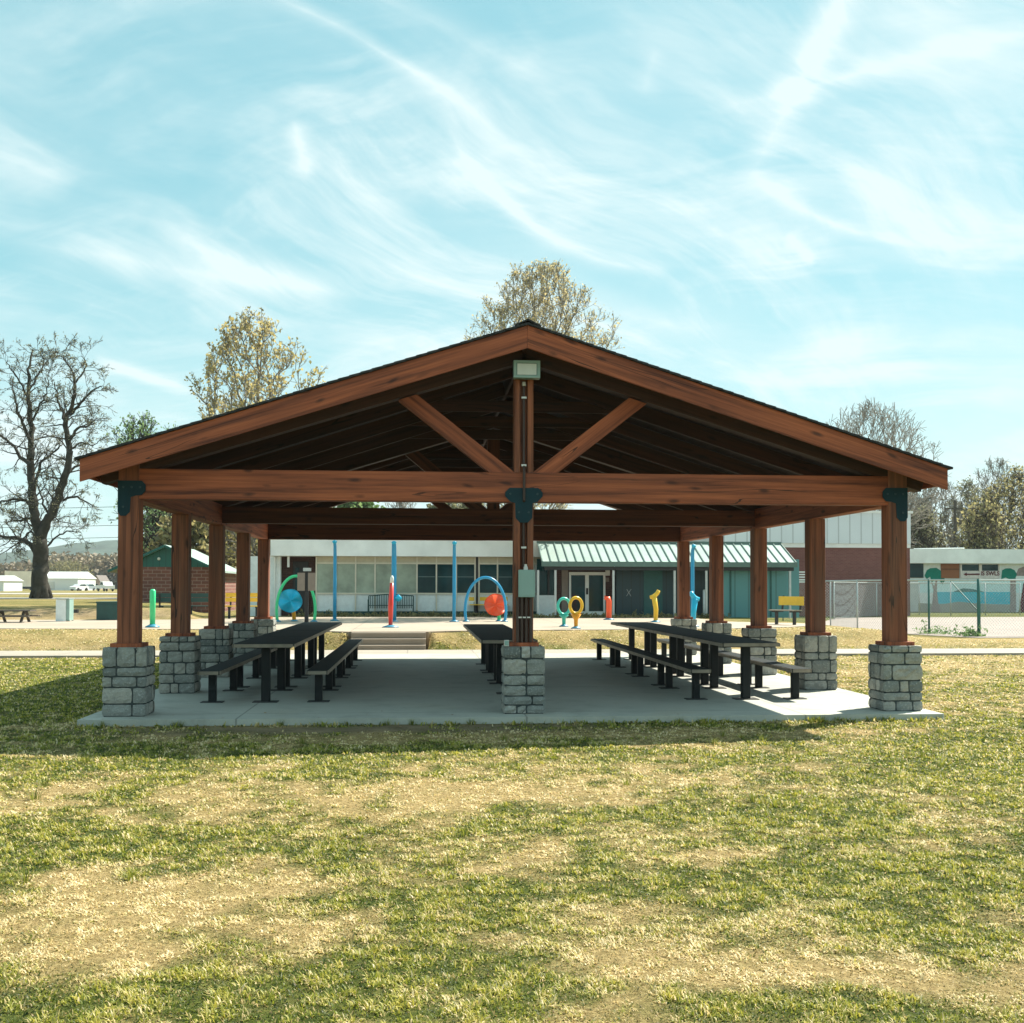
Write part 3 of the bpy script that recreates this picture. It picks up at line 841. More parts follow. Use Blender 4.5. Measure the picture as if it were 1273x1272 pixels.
# pale blue panel wall left of the recess
part(MB().box(xl-1.4, at(348.5, 700, YW)[0], YW+.1, YW+.4, .3, zf-.01), 'side_panel', 'panelw')
for p in (345.8,): part(MB().box(at(p, 1, YW)[0], at(p+1.5, 1, YW)[0], YW, YW+.098, .5, zf-.02), 'downspout', 'white')
part(MB().tube([(at(364, 1, YW)[0], YW-.2, 3.1), (at(364, 1, YW)[0], YW-.2, 2.4)], .05, 6), 'drain_pipe', 'white')

# porch with the standing seam roof
YE = 28.6
rx0, rz0 = at(665.8, 675, YW); rx1, _ = at(966, 674.6, YW); ex0, ez = at(674.5, 699, YE); ex1, _ = at(990.5, 702, YE)
ez = ez + 0.0
x0p, x1p = rx0, max(rx1, ex1)
pr_ = MB()
tz = .04
pr_.add([(x0p, YW-.46, rz0), (x1p, YW-.46, rz0), (x1p, YE, ez), (x0p, YE, ez), (x0p, YW-.46, rz0-tz), (x1p, YW-.46, rz0-tz), (x1p, YE, ez-tz), (x0p, YE, ez-tz)],
        [(3, 2, 1, 0), (4, 5, 6, 7), (0, 1, 5, 4), (1, 2, 6, 5), (2, 3, 7, 6), (3, 0, 4, 7)])
porch = part(pr_, 'porch_roof', 'metalroof')
rb = MB(); x = x0p
n = int((x1p-x0p)/.33)
for k in range(n+1):
    x = x0p + .02 + (x1p-x0p-.04)*k/n
    rb.beam((x, YW-.47, rz0+.022), (x, YE-.005, ez+.022), .045, .04)
part(rb, 'roof_rib', 'rib', porch)
part(MB().box(x0p-.02, x1p+.02, YE-.04, YE-.002, ez-.16, ez+.03), 'gutter', 'rib', porch)
part(MB().box(x0p, x1p, YW-.55, YW-.44, rz0-.02, rz0+.07), 'ridge_cap', 'rib', porch)
part(MB().box(x0p+.1, x1p-.1, YE+.05, YE+.17, ez-.3, ez-.165), 'porch_beam', 'black', porch)
for p in (669, 690.5, 762.5, 838.5, 878, 982):
    x, _ = at(p, 700, YE+.1)
    part(MB().box(x-.04, x+.04, YE+.07, YE+.15, .45, ez-.301), 'porch_post', 'galv', porch)
# porch wall pieces: windows, brick, doors, dark siding, teal siding
YP = 30.2
def px2x(p, Y): return at(p, 700, Y)[0]
part(MB().box(px2x(667, YP), px2x(690, YP), YP-.2, YP, .45, at(0, 739, YP)[1]), 'porch_panel', 'panelw')
w_ = part(MB().box(px2x(667, YP), px2x(690, YP), YP-.16, YP-.01, at(0, 739, YP)[1], 2.75), 'window', 'glass')
part(MB().box(px2x(680, YP), px2x(682.5, YP), YP-.19, YP-.161, .9, 2.75), 'mullion', 'black', w_)
part(MB().box(px2x(690.5, YP), px2x(763, YP), YP, YP+.3, .45, 2.85), 'porch_brick', 'brickd')
part(MB().box(px2x(698, YP), px2x(706, YP), YP-.06, YP-.002, .6, 2.5), 'brick_pier', 'sign')
df = MB(); zt_ = at(0, 709, YP)[1]; zo = at(0, 713, YP)[1]
for a, b in ((707, 709.5), (727, 731.5), (749.5, 752)): df.box(px2x(a, YP), px2x(b, YP), YP-.12, YP-.062, .5, zt_)
df.box(px2x(709.6, YP), px2x(726.9, YP), YP-.12, YP-.062, zo, zt_).box(px2x(731.6, YP), px2x(749.4, YP), YP-.12, YP-.062, zo, zt_)
df.box(px2x(709.6, YP), px2x(726.9, YP), YP-.12, YP-.062, .5, .68).box(px2x(731.6, YP), px2x(749.4, YP), YP-.12, YP-.062, .5, .68)
door_frame = part(df, 'door_frame', 'white')
for a, b in ((709.6, 726.9), (731.6, 749.4)):
    part(MB().box(px2x(a, YP), px2x(b, YP), YP-.09, YP-.07, .68, zo), 'door_pane', 'glass', door_frame)
part(MB().box(px2x(728, YP), px2x(730.6, YP), YP-.16, YP-.1205, 1.35, 1.6), 'door_handle', 'black', door_frame)
part(MB().box(px2x(752.5, YP), px2x(758, YP), YP-.05, YP-.003, 2.1, 2.32), 'notice', 'white')
part(MB().box(px2x(752.5, YP), px2x(757, YP), YP-.05, YP-.003, 1.85, 2.02), 'notice', 'sign')
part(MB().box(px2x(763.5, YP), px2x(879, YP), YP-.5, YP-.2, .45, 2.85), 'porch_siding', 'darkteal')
part(MB().box(px2x(797, YP), px2x(820, YP), YP-.53, YP-.502, .5, 2.45), 'door', 'tealdoor')
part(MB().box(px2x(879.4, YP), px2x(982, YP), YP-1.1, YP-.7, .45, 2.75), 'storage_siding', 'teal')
for p in (907, 934, 957): part(MB().box(px2x(p, YP-1.1), px2x(p+2, YP-1.1), YP-1.13, YP-1.102, .5, 2.7), 'seam', 'tealdoor')
lv = MB()
for k in range(5): lv.box(px2x(981.5, YP), px2x(1004, YP), YP-.6+.002*k, YP-.55, at(0, 722, YP)[1]+.1*k, at(0, 722, YP)[1]+.1*k+.045)
part(lv, 'louvre', 'white')
# painted X on the dark siding
xx = px2x(781.5, YP-.5); zx = at(0, 735.5, YP-.5)[1]
part(MB().beam((xx-.09, YP-.506, zx-.14), (xx+.1, YP-.506, zx+.14), .006, .012, up=(1, 0, 0)).beam((xx-.08, YP-.515, zx+.14), (xx+.09, YP-.515, zx-.14), .006, .012, up=(1, 0, 0)), 'painted_cross', 'galv')

# gym behind
YG = 44.0
gym = thing('gym_building', 'tall brick building with white metal siding above, behind the porch roof', 'building', (14, YG, .2))
gx0 = at(885, 660, YG)[0]; gx1 = at(1131, 660, YG)[0]; zg = at(1060, 638, YG)[1]; zm = at(1060, 676, YG)[1]; zm2 = at(1060, 681, YG)[1]
part(MB().box(gx0, gx1, YG, YG+20, .0, zm2), 'brick_wall', 'brickg', gym, gym)
part(MB().box(gx0-.02, gx1+.02, YG-.05, YG+20.02, zm2, zm), 'band', 'white', gym, gym)
sd = part(MB().box(gx0-.0, gx1+.0, YG-.12, YG+20.0, zm+.001, zg), 'siding', 'whitesid', gym, gym)
part(MB().box(gx0-.1, gx1+.1, YG-.2, YG+20.1, zg, zg+.12), 'roof_edge', 'white', gym, gym)

# mural building
YM = 53.9
mur = thing('mural_building', 'white flat-roofed building with a painted beach mural behind the chain-link fence', 'building', (34, YM, .1))
mx0 = at(1100, 700, YM)[0]; mx1 = at(1420, 700, YM)[0]
zt2 = at(1200, 683, YM)[1]; zf2 = at(1200, 700.7, YM)[1]; zmt = at(1200, 720, YM)[1]
def mp(name, mat, p0, p1, za, zb, y0, y1, parent=mur):
    return part(MB().box(at(p0, 700, YM)[0], at(p1, 700, YM)[0], y0, y1, za, zb), name, mat, parent, mur)
def mz(v): return at(1200, v, YM)[1]
part(MB().box(mx0, mx1, YM, YM+14, .0, zt2-.1), 'wall', 'panelw', mur, mur)
part(MB().box(mx0-.2, mx1+.2, YM-.5, YM+14.2, zf2, zt2), 'fascia', 'fasciaw', mur, mur)
mp('window', 'glass', 1118, 1147.5, mz(718.5), zf2-.02, YM-.06, YM-.002)
mp('boarded_window', 'woodpanel', 1169.5, 1192, mz(719), zf2-.02, YM-.06, YM-.002)
for a, b in ((1195, 1216), (1220, 1240)):
    mp('window', 'glass', a, b, mz(709.5), mz(702), YM-.06, YM-.002)
mp('window_frame', 'signw', 1193, 1195, mz(719.5), mz(701), YM-.09, YM-.003); mp('window_frame', 'signw', 1216.2, 1219.8, mz(719.5), mz(701), YM-.09, YM-.003); mp('window_frame', 'signw', 1240.2, 1242, mz(719.5), mz(701), YM-.09, YM-.003)
sg = mp('sign_board', 'signw', 1195.1, 1216.1, mz(719), mz(709.8), YM-.07, YM-.003); mp('sign_board', 'signw', 1219.9, 1240.1, mz(719), mz(709.8), YM-.07, YM-.003)
ar = [(1197, 714), (1201, 711.8), (1201, 713.3), (1217, 713), (1217, 714.8), (1201, 714.8), (1201, 716.2)]
part(MB().prism([at(a, b, YM) for a, b in ar], YM-.1, YM-.092, 'y'), 'arrow', 'maroon', sg, mur)
def text(body, size, name, mat, parent, locv, ext=.01):
    cu = bpy.data.curves.new('txt', 'FONT'); cu.body = body; cu.size = size; cu.extrude = ext; cu.align_x = 'CENTER'; cu.align_y = 'CENTER'; cu.offset = size*.02
    to = bpy.data.objects.new('txt', cu); COL.objects.link(to)
    dg = bpy.context.evaluated_depsgraph_get(); me = bpy.data.meshes.new_from_object(to.evaluated_get(dg))
    bpy.data.objects.remove(to); me.name = name
    me.transform(Matrix.Rotation(math.pi/2, 4, 'X')); me.materials.clear(); me.materials.append(M[mat])
    o = bpy.data.objects.new(name, me); COL.objects.link(o); o.parent = parent
    o.location = locv; CHILD.setdefault(parent.name, []).append(o); return o
tx, tzz = at(1230, 713.2, YM)
text('IS SWLS', .36, 'lettering', 'maroon', sg, (tx-34, -.085, tzz-.1))
# mural fields, 4 mm steps proud of the wall
def poly(name, mat, pts, dy):
    return part(MB().prism([at(a, b, YM) for a, b in pts], YM-dy-.003, YM-dy, 'y'), name, mat, mur, mur)
poly('mural_sky', 'msky', [(1128, 720), (1290, 720), (1290, 737), (1128, 737)], .002)
poly('mural_sea', 'msea', [(1165, 736), (1256, 736), (1256, 752), (1235, 751), (1210, 750), (1190, 749), (1175, 751), (1165, 751)], .007)
poly('mural_sand', 'msand', [(1128, 749), (1165, 751), (1175, 750.6), (1192, 748), (1210, 750), (1235, 751.4), (1256, 751.5), (1256, 761), (1128, 761)], .012)
poly('mural_island', 'misle', [(1185, 736), (1191, 733.5), (1197, 731.5), (1202, 731.8), (1209, 732.4), (1216, 734), (1224, 736)], .017)
for (p, top, wd) in ((1162, 719, 1.0), (1256, 718, 1.0)):
    if p < 1200: poly('mural_tree_trunk', 'mtrunk', [(p-5, 761), (p-2.5, 745), (p-1.5, 733), (p-4, 724), (p-1, 729), (p+1, 722), (p+3, 722), (p+2.5, 733), (p+4, 748), (p+8, 761)], .022)
    else: poly('mural_tree_trunk', 'mtrunk', [(p-.5, 761), (p-.3, 718), (p+6.5, 718), (p+7, 761)], .022)
poly('mural_foliage', 'palmgreen', [(1149, 716), (1152, 709), (1156, 706.5), (1164, 706), (1170, 710), (1172, 717), (1175, 721), (1171, 727), (1168, 722), (1162, 721), (1158, 724), (1156, 717), (1152, 720)], .027)
poly('mural_foliage', 'palmgreen', [(1244.5, 720), (1245.5, 709), (1250, 706.8), (1256, 706.6), (1261, 709), (1264, 714), (1262, 719), (1256, 721), (1250, 718)], .027)
poly('mural_arch', 'mtrunk', [(1262, 716), (1266, 707), (1274, 704), (1300, 704), (1300, 716)], .007)
poly('mural_figure', 'maroon', [(1266, 761), (1269, 745), (1272, 725), (1284, 722), (1300, 724), (1300, 761)], .022)
mp('door', 'galv', 1128.5, 1141, .15, mz(722), YM-.05, YM-.014)
pipe = part(MB().tube([(at(1145, 684, YM)[0], YM+1, zt2+.05), (at(1208, 684, YM)[0], YM+1, zt2+.12), (at(1208, 684, YM)[0], YM+1, zt2-.2)], .04, 6), 'roof_pipe', 'white', mur, mur)

# small brick block building with green gable on the left
YS = 41.0
sx0, _ = at(146, 700, YS); sx1, _ = at(266, 700, YS); zeS = at(207, 705, YS)[1]; zpS = at(207, 677.5, YS)[1]
xm = (sx0+sx1)/2; sb = thing('block_building', 'small brick block building with a dark green gable behind the left posts', 'building', (xm, YS, .2))
wl = part(MB().box(sx0, sx1, YS, YS+6.5, .0, zeS), 'wall', 'brickb', sb, sb)
part(MB().prism([(sx0, zeS+.001), (sx1, zeS+.001), (xm, zpS-.12)], YS-.02, YS+6.5, 'y'), 'gable', 'green', sb, sb)
rfm = MB()
k_ = (zpS-zeS)/(xm-sx0)
for s_ in (-1, 1):
    a = (xm, zpS); b = (xm+s_*(xm-sx0+.35), zpS-k_*(xm-sx0+.35))
    rfm.prism([a, b, (b[0], b[1]-.1), (a[0], a[1]-.1)] if s_ > 0 else [b, a, (a[0], a[1]-.1), (b[0], b[1]-.1)], YS-.3, YS+6.8, 'y')
part(rfm, 'roof', 'metalroof', sb, sb)
part(MB().beam((xm, YS-.32, zpS-.06), (sx1+.36, YS-.32, zpS-k_*(xm-sx0+.35)-.06), .03, .12).beam((xm, YS-.325, zpS-.06), (sx0-.36, YS-.325, zpS-k_*(xm-sx0+.35)-.06), .03, .12), 'rake_trim', 'green', sb, sb)
part(MB().tube([(at(243, 1, YS)[0], YS-.05, .3), (at(243, 1, YS)[0], YS-.05, zeS+.5)], .03, 6), 'drain_pipe', 'sign', sb, sb)
part(MB().lathe([(.05, -.06), (.08, 0)], (at(204.5, 1, YS)[0], YS-.08, at(0, 694, YS)[1]), 8, 'y'), 'gable_lamp', 'white', sb, sb)
part(MB().tube([(sx1+.06, YS+1.8, .3), (sx1+.06, YS+1.8, zeS-.1)], .05, 6), 'drain_pipe', 'white', sb, sb)
# pale brick wing seen further back
YQ = 62
pw = thing('pale_brick_building', 'pale pink brick building with a white fascia seen above the block building roof', 'building', (at(300, 1, YQ)[0], YQ, .3))
part(MB().box(at(262, 1, YQ)[0], at(345, 1, YQ)[0], YQ, YQ+10, .0, at(0, 684, YQ)[1]), 'wall', 'brickp', pw, pw)
part(MB().box(at(260, 1, YQ)[0], at(346, 1, YQ)[0], YQ-.4, YQ+10.2, at(0, 690, YQ)[1], at(0, 681, YQ)[1]), 'fascia', 'fasciaw', pw, pw)
part(MB().box(at(285, 1, YQ)[0], at(296, 1, YQ)[0], YQ-.05, YQ-.002, 1.2, 2.4), 'window', 'glass', pw, pw)
part(MB().box(at(336, 1, YQ)[0], at(344, 1, YQ)[0], YQ-.05, YQ-.002, .4, 2.7), 'door', 'white', pw, pw)

# ------------------------------------------------------------------ splash pad features
PZ = .482
def flange(t, x, y, r=.16, h=.07):
    rel(MB().lathe([(r, 0), (r, h*.25), (r*.55, h*.7), (r*.3, h)], (x, y, PZ), 16), t).build('flange', 'flange', t, True)
def pole(px, pv, ztop, label, r=.06):
    x, y = gp(px, pv, PZ); t = thing('water_pole', label, 'water pole', (x, y, PZ), group='tall blue spray poles on the splash pad')
    rel(MB().tube([(x, y, PZ), (x, y, 1.3), (x, y, ztop-.5), (x, y-.03, ztop-.15), (x, y-.2, ztop)], [r, r, r*.95, r*.9, r*.8], 12), t).build('pipe', 'blue', t, True)
    rel(MB().lathe([(.05, -.06), (.09, 0), (.04, .05)], (x, y-.2, ztop), 10), t).build('nozzle', 'cyan', t, True)
    flange(t, x, y); return t
pole(416, 772, 3.15, 'tall blue spray pole, leftmost, behind the far end of the left table')
pole(489.5, 773, 3.1, 'tall blue spray pole with a small teal funnel, standing beside the red pole', .085)
pole(564.5, 773, 3.1, 'tall blue spray pole left of the blue arch')
pole(861, 771, 3.1, 'tall blue spray pole partly hidden behind a right rear timber post', .07)
x, y = gp(493, 773, PZ); t = thing('spray_funnel', 'small teal spray funnel on the side of the blue pole beside the red one', 'spray nozzle', (x, y, 1.2))
rel(MB().lathe([(.03, -.12), (.11, -.04), (.13, 0), (.02, .12)], (x+.06, y-.12, 1.27), 10), t).build('cone', 'cyan', t, True)
rel(MB().tube([(x+.06, y-.12, 1.27), (x-.02, y, 1.27)], .03, 6), t).build('arm', 'cyan', t)

x, y = gp(485.5, 780, PZ); t = thing('red_pole', 'bright red tapered water pole with a white tip on a blue base', 'water pole', (x, y, PZ))
rel(MB().tube([(x, y, PZ), (x, y, 1.1), (x+.03, y, 1.75)], [.055, .075, .055], 12), t).build('body', 'red', t, True)
rel(MB().tube([(x+.03, y, 1.75), (x+.035, y, 1.9), (x+.04, y, 1.96)], [.055, .05, .02], 12), t).build('tip', 'white', t, True)
flange(t, x, y, .24)

x, y = gp(189.5, 780, PZ); t = thing('green_pole', 'short bright green water pole on a blue base at the left of the pad', 'water pole', (x, y, PZ))
rel(MB().tube([(x, y, PZ), (x, y, 1.5), (x, y, 1.56)], [.075, .085, .05], 12), t).build('body', 'lime', t, True); flange(t, x, y, .2, .1)

def arch(pa, pb, pv, ptop, mat, label, r=.05, double=True):
    xa, ya = gp(pa, pv, PZ); xb, yb = gp(pb, pv, PZ); xm_ = (xa+xb)/2; ym = (ya+yb)/2
    zt_ = at(0, ptop, ym)[1] if False else CH - (ptop-729)*(ym+CD)/F
    hw = (xb-xa)/2
    t = thing('water_arch', label, 'water arch', (xm_, ym, PZ)); hh = zt_ - PZ
    pts = []
    for k in range(33):
        a = math.pi*1.22*k/32 - math.pi*.11
        X = math.cos(a)*(hw*1.08); Zc = PZ + hh*.5 + math.sin(a)*hh*.5 if False else None
        # tall rounded arch: legs lean in slightly at the foot
        tz = max(0.0, (math.sin(a)+.34)/1.34)
        pts.append((xm_ - X, ym, PZ + hh*tz))
    rel(MB().tube(pts, r, 10), t).build('loop', mat, t, True)
    for xx_ in (pts[0][0], pts[-1][0]): flange(t, xx_, ym, .12)
    return t, xm_, ym
tA, xA, yA = arch(345.5, 390, 773, 716.5, 'lime', 'green arch loop on the splash pad around the blue disc')
tB, xB, yB = arch(580, 627, 773, 717.5, 'blue', 'blue arch loop on the splash pad in front of the yellow bench')
def disc(px, pv, rp, mat, stickmat, label, ybase):
    X, Z = at(px, pv, ybase); rr = rp*(ybase+CD)/F
    t = thing('spinning_disc', label, 'water disc', (X, ybase, PZ))
    mb = MB(); n = 40; vs = []; rings = 8
    for i in range(rings+1):
        for k in range(n):
            a = 2*math.pi*k/n; q = rr*i/rings
            vs.append((X + q*math.cos(a), ybase - .10 + .13*math.cos(4*a+1)*(i/rings) + .05*(i/rings)**2, Z + q*math.sin(a)))
    fs = [(i*n+k, i*n+(k+1) % n, (i+1)*n+(k+1) % n, (i+1)*n+k) for i in range(rings) for k in range(n)]
    m2 = [(x_, y_+.03, z_) for x_, y_, z_ in vs]; off = len(vs)
    fs2 = [(d+off, c+off, b+off, a+off) for a, b, c, d in fs]
    rim = [(rings*n+k, off+rings*n+k, off+rings*n+(k+1) % n, rings*n+(k+1) % n) for k in range(n)]
    mb.add(vs+m2, fs+fs2+rim); rel(mb, t).build('bucket', mat, t, True)
    rel(MB().tube([(X+.13, ybase+.02, PZ), (X+.1, ybase+.02, Z-rr*.6), (X+.03, ybase, Z)], .065, 10), t).build('stem', stickmat, t, True)
    flange(t, X+.13, ybase+.02, .13)
disc(361, 747, 14.5, 'cyan', 'yellowo', 'bright blue scalloped water disc on an orange stem inside the green arch', yA+.5)
disc(616, 752, 14, 'redor', 'lime', 'orange-red scalloped water disc on a green stem by the blue arch', yB+.5)

def ring(px, pv, pc, mat, stem, label, group='ring shaped water sprayers'):
    x, y = gp(px, pv, PZ); X, Z = at(px, pc, y); k = (y+CD)/F
    t = thing('spray_ring', label, 'spray ring', (x, y, PZ), group=None)
    pts = [(x + 9*k*.88*math.cos(a), y + .25*math.cos(a)*9*k, Z + 10*k*math.sin(a)) for a in [2*math.pi*i/28 for i in range(28)]]
    rel(MB().tube(pts, .045, 10, close=True), t).build('hoop', mat, t, True)
    rel(MB().tube([(x, y, PZ), (x, y, PZ+.25), (x, y, Z-10*k-.02)], [.05, .06, .15], 12), t).build('stem', stem, t, True)
    flange(t, x, y, .14)
ring(701, 779, 754, 'aqua', 'aqua', 'aqua green spray ring on a cone stem, left of the yellow one')
ring(716, 781.5, 753, 'yellow', 'yellowo', 'yellow spray ring on an orange cone stem, right of the green one')

x, y = gp(757, 770.5, PZ); t = thing('red_spout', 'short red hooked water spout in front of the glass doors', 'water spout', (x, y, PZ))
k = (y+CD)/F
rel(MB().tube([(x, y, PZ), (x, y, PZ+23*k), (x-1.5*k, y, PZ+28*k), (x-3.5*k, y, PZ+29*k), (x-4*k, y, PZ+25*k)], [.10, .10, .09, .075, .06], 12), t).build('body', 'redor', t, True); flange(t, x, y, .2)
def spout(px, pv, tops, mat, label, mirror=1):
    x, y = gp(px, pv, PZ); k = (y+CD)/F
    t = thing('bird_spout', label, 'water spout', (x, y, PZ))
    h = tops*k
    rel(MB().tube([(x, y, PZ), (x+.5*k*mirror, y, PZ+h*.4), (x-2*k*mirror, y, PZ+h*.8)], [.07, .08, .09], 12), t).build('stem', mat, t, True)
    rel(MB().tube([(x-7*k*mirror, y, PZ+h*.78), (x-2*k*mirror, y, PZ+h*.80), (x+2.5*k*mirror, y, PZ+h*.92), (x+4*k*mirror, y, PZ+h*1.0)], [.06, .08, .07, .06], 12), t).build('head', mat, t, True)
    flange(t, x, y, .17)
spout(815, 773.5, 40, 'yellow', 'yellow bent water spout standing in front of the dark siding')
spout(862.5, 779, 44, 'cyan', 'light blue bent water spout between the right rear posts', -1)

# bollards, signs
for i, (p, b_, t_, lab) in enumerate(((669.5, 765, 722, 'pale bollard pipe just right of the centre timber post'), (722, 765, 722, 'pale bollard in front of the double glass doors'), (801.5, 766, 734, 'pale bollard left of the yellow spout'), (876, 767, 733, 'pale bollard between the two right rear posts near the teal wall'))):
    x, y = gp(p, b_, .48); k = (y+CD)/F
    t = thing('bollard', lab, 'bollard', (x, y, .48), group='pale steel bollards before the porch')
    rel(MB().tube([(x, y, .44), (x, y, .48+(b_-t_)*k-.05)], .07, 12), t).build('pipe', 'panelw', t, True)
    rel(MB().lathe([(.075, 0), (.07, .04), (.03, .07)], (x, y, .48+(b_-t_)*k-.05), 12), t).build('cap', 'white', t, True)
x, y = gp(381, 775, PZ); k = (y+CD)/F
t = thing('sign_post', 'dark post carrying two brown notice boards in front of the green arch', 'sign', (x, y, PZ))
rel(MB().box(x-.06, x+.06, y-.06, y+.06, PZ, PZ+64*k, ch=.005), t).build('post', 'black', t)
rel(MB().box(x-11*k, x-1.9*k, y-.10, y-.07, PZ+40*k, PZ+62*k), t).build('board', 'sign', t)
rel(MB().box(x+1.9*k, x+11*k, y-.10, y-.07, PZ+40*k, PZ+62*k), t).build('board', 'sign', t)
rel(MB().box(x-4*k, x+5*k, y-.12, y+.1, PZ+64*k, PZ+68*k), t).build('top_box', 'galv', t)

# park benches around the pad
def park_bench(label, x, y, z, width, rz, mat, legmat='black', back_slats=2, seatmat=None):
    t = thing('park_bench', label, 'bench', (x, y, z), rz)
    MBs = MB()
    for k in range(3): MBs.box(-width/2, width/2, -.22+.15*k, -.22+.15*k+.13, .43, .465, ch=.005)
    MBs.build('seat', seatmat or mat, t)
    b = MB()
    for k in range(back_slats): b.box(-width/2, width/2, .26+.02*k, .30+.02*k, .60+.17*k, .60+.17*k+(.15 if back_slats > 1 else .28), ch=.005)
    b.build('backrest', mat, t)
    for s_ in (-1, 1):
        MB().box(s_*width*.36-.04, s_*width*.36+.04, -.04, .04, 0, .428).box(s_*width*.36-.03, s_*width*.36+.03, -.2, .301, .385, .4275).build('leg', legmat, t)
        MB().beam((s_*width*.36, .27, .40), (s_*width*.36, .345, .9), .06, .04, up=(0, 1, 0)).build('back_support', legmat, t)
    return t
bx, by = gp(970, 777, PZ)
b1 = park_bench('yellow-backed park bench on the concrete at the right end of the pad', bx+.28, by+.35, PZ, .98, R(-58), 'yellow', 'black', 1, 'step')
bx, by = gp(607, 765.5, PZ)
park_bench('yellow park bench against the building, behind the blue arch', bx, by-.3, PZ, 1.55, R(180)+R(180), 'yellow')
bx, by = gp(302, 769, PZ)
park_bench('yellow park bench on the left behind the rear timber posts', bx, by, PZ, 1.35, 0, 'yellow')
bx, by = gp(209, 769, .47)
park_bench('dark green park bench before the block building, left of the second left post', bx-.05, by+1.0, .46, 1.15, R(180), 'dumpster')
bx, by = gp(243, 769, .47)
park_bench('dark green park bench before the block building, right of the second left post', bx+.05, by+1.0, .46, 1.15, R(180), 'dumpster')
# dark slatted metal bench by the long building
bx, by = gp(486, 766, PZ)
t = thing('metal_bench', 'dark metal bench with vertical bars in front of the long white building', 'bench', (bx, by-.1, PZ))
mb = MB(); wdt = 1.75
for k in range(26):
    xx_ = -wdt/2 + wdt*k/25; top = .80 + .06*math.cos(math.pi*xx_/wdt)**2
    mb.box(xx_-.015, xx_+.015, .20, .22, .3, top)
mb.tube([(-wdt/2 + wdt*k/12, .21, .80+.06*math.cos(math.pi*(-.5+k/12))**2) for k in range(13)], .022, 6)
mb.build('backrest', 'dumpster', t)
mb = MB()
for k in range(7): mb.box(-wdt/2, wdt/2, -.25+.065*k, -.25+.065*k+.045, .41, .435)
mb.build('seat', 'dumpster', t)
for s_ in (-1, 1): MB().box(s_*wdt/2-.025, s_*wdt/2+.025, -.25, -.2, 0, .62).box(s_*wdt/2-.024, s_*wdt/2+.024, .18, .23, 0, .78).box(s_*wdt/2-.03, s_*wdt/2+.03, -.26, .2, .62, .65).build('leg', 'dumpster', t)

# left-hand park furniture on the mound
HZ = lambda x, y: float(H(x, y))
x, y = gp(79, 758.5, .85)
t = thing('utility_cabinet', 'tall grey-green electrical cabinet on the grass mound at the left', 'utility cabinet', (x, y, HZ(x, y)))
k = (y+CD)/F
MB().box(-7.5*k, 4*k, -.15, .4, 0, 27*k, ch=.01).build('cabinet', 'panelw', t)
MB().box(4.05*k, 8*k, -.1, .35, .05, 27.5*k, ch=.01).build('side_door', 'box', t)
MB().box(-8*k, 8.4*k, -.18, .43, 27.55*k, 28.6*k).build('cap', 'galv', t)
x, y = gp(90.5, 758, .85)
t = thing('grill', 'small black charcoal grill on a thin post beside the grey cabinet', 'grill', (x, y, HZ(x, y)))
MB().tube([(0, 0, 0), (0, 0, .28)], .025, 6).build('post', 'black', t)
MB().box(-.13, .17, -.1, .1, .28, .4, ch=.02).build('firebox', 'black', t)
x, y = gp(134, 757.5, .85); k = (y+CD)/F
t = thing('green_container', 'dark green metal box container on the mound behind the left front post', 'container', (x, y+.4, HZ(x, y)))
MB().box(-13*k, 13*k, -.45, .45, 0.03, 21*k, ch=.01).build('body', 'dumpster', t)
MB().box(-13.4*k, 13.4*k, -.48, .48, 21.1*k, 23*k, ch=.01).build('lid', 'dumpster', t)
x, y = gp(15, 759.5, .85); k = (y+CD)/F
t = thing('wooden_picnic_table', 'weathered wooden picnic table on the grass at the far left', 'picnic table', (x, y+.3, HZ(x, y)))
MB().box(-.75, .55, -.3, .3, .37, .41).build('tabletop', 'polewood', t)
for s_ in (-1, 1): MB().box(-.78, .58, s_*.45-.1, s_*.45+.1, .2, .235).build('seat', 'polewood', t)
for xx_ in (-.45, .3):
    for s_ in (-1, 1): MB().beam((xx_, s_*.1, .36), (xx_, s_*.4, 0), .06, .08, up=(1, 0, 0)).build('leg', 'polewood', t)

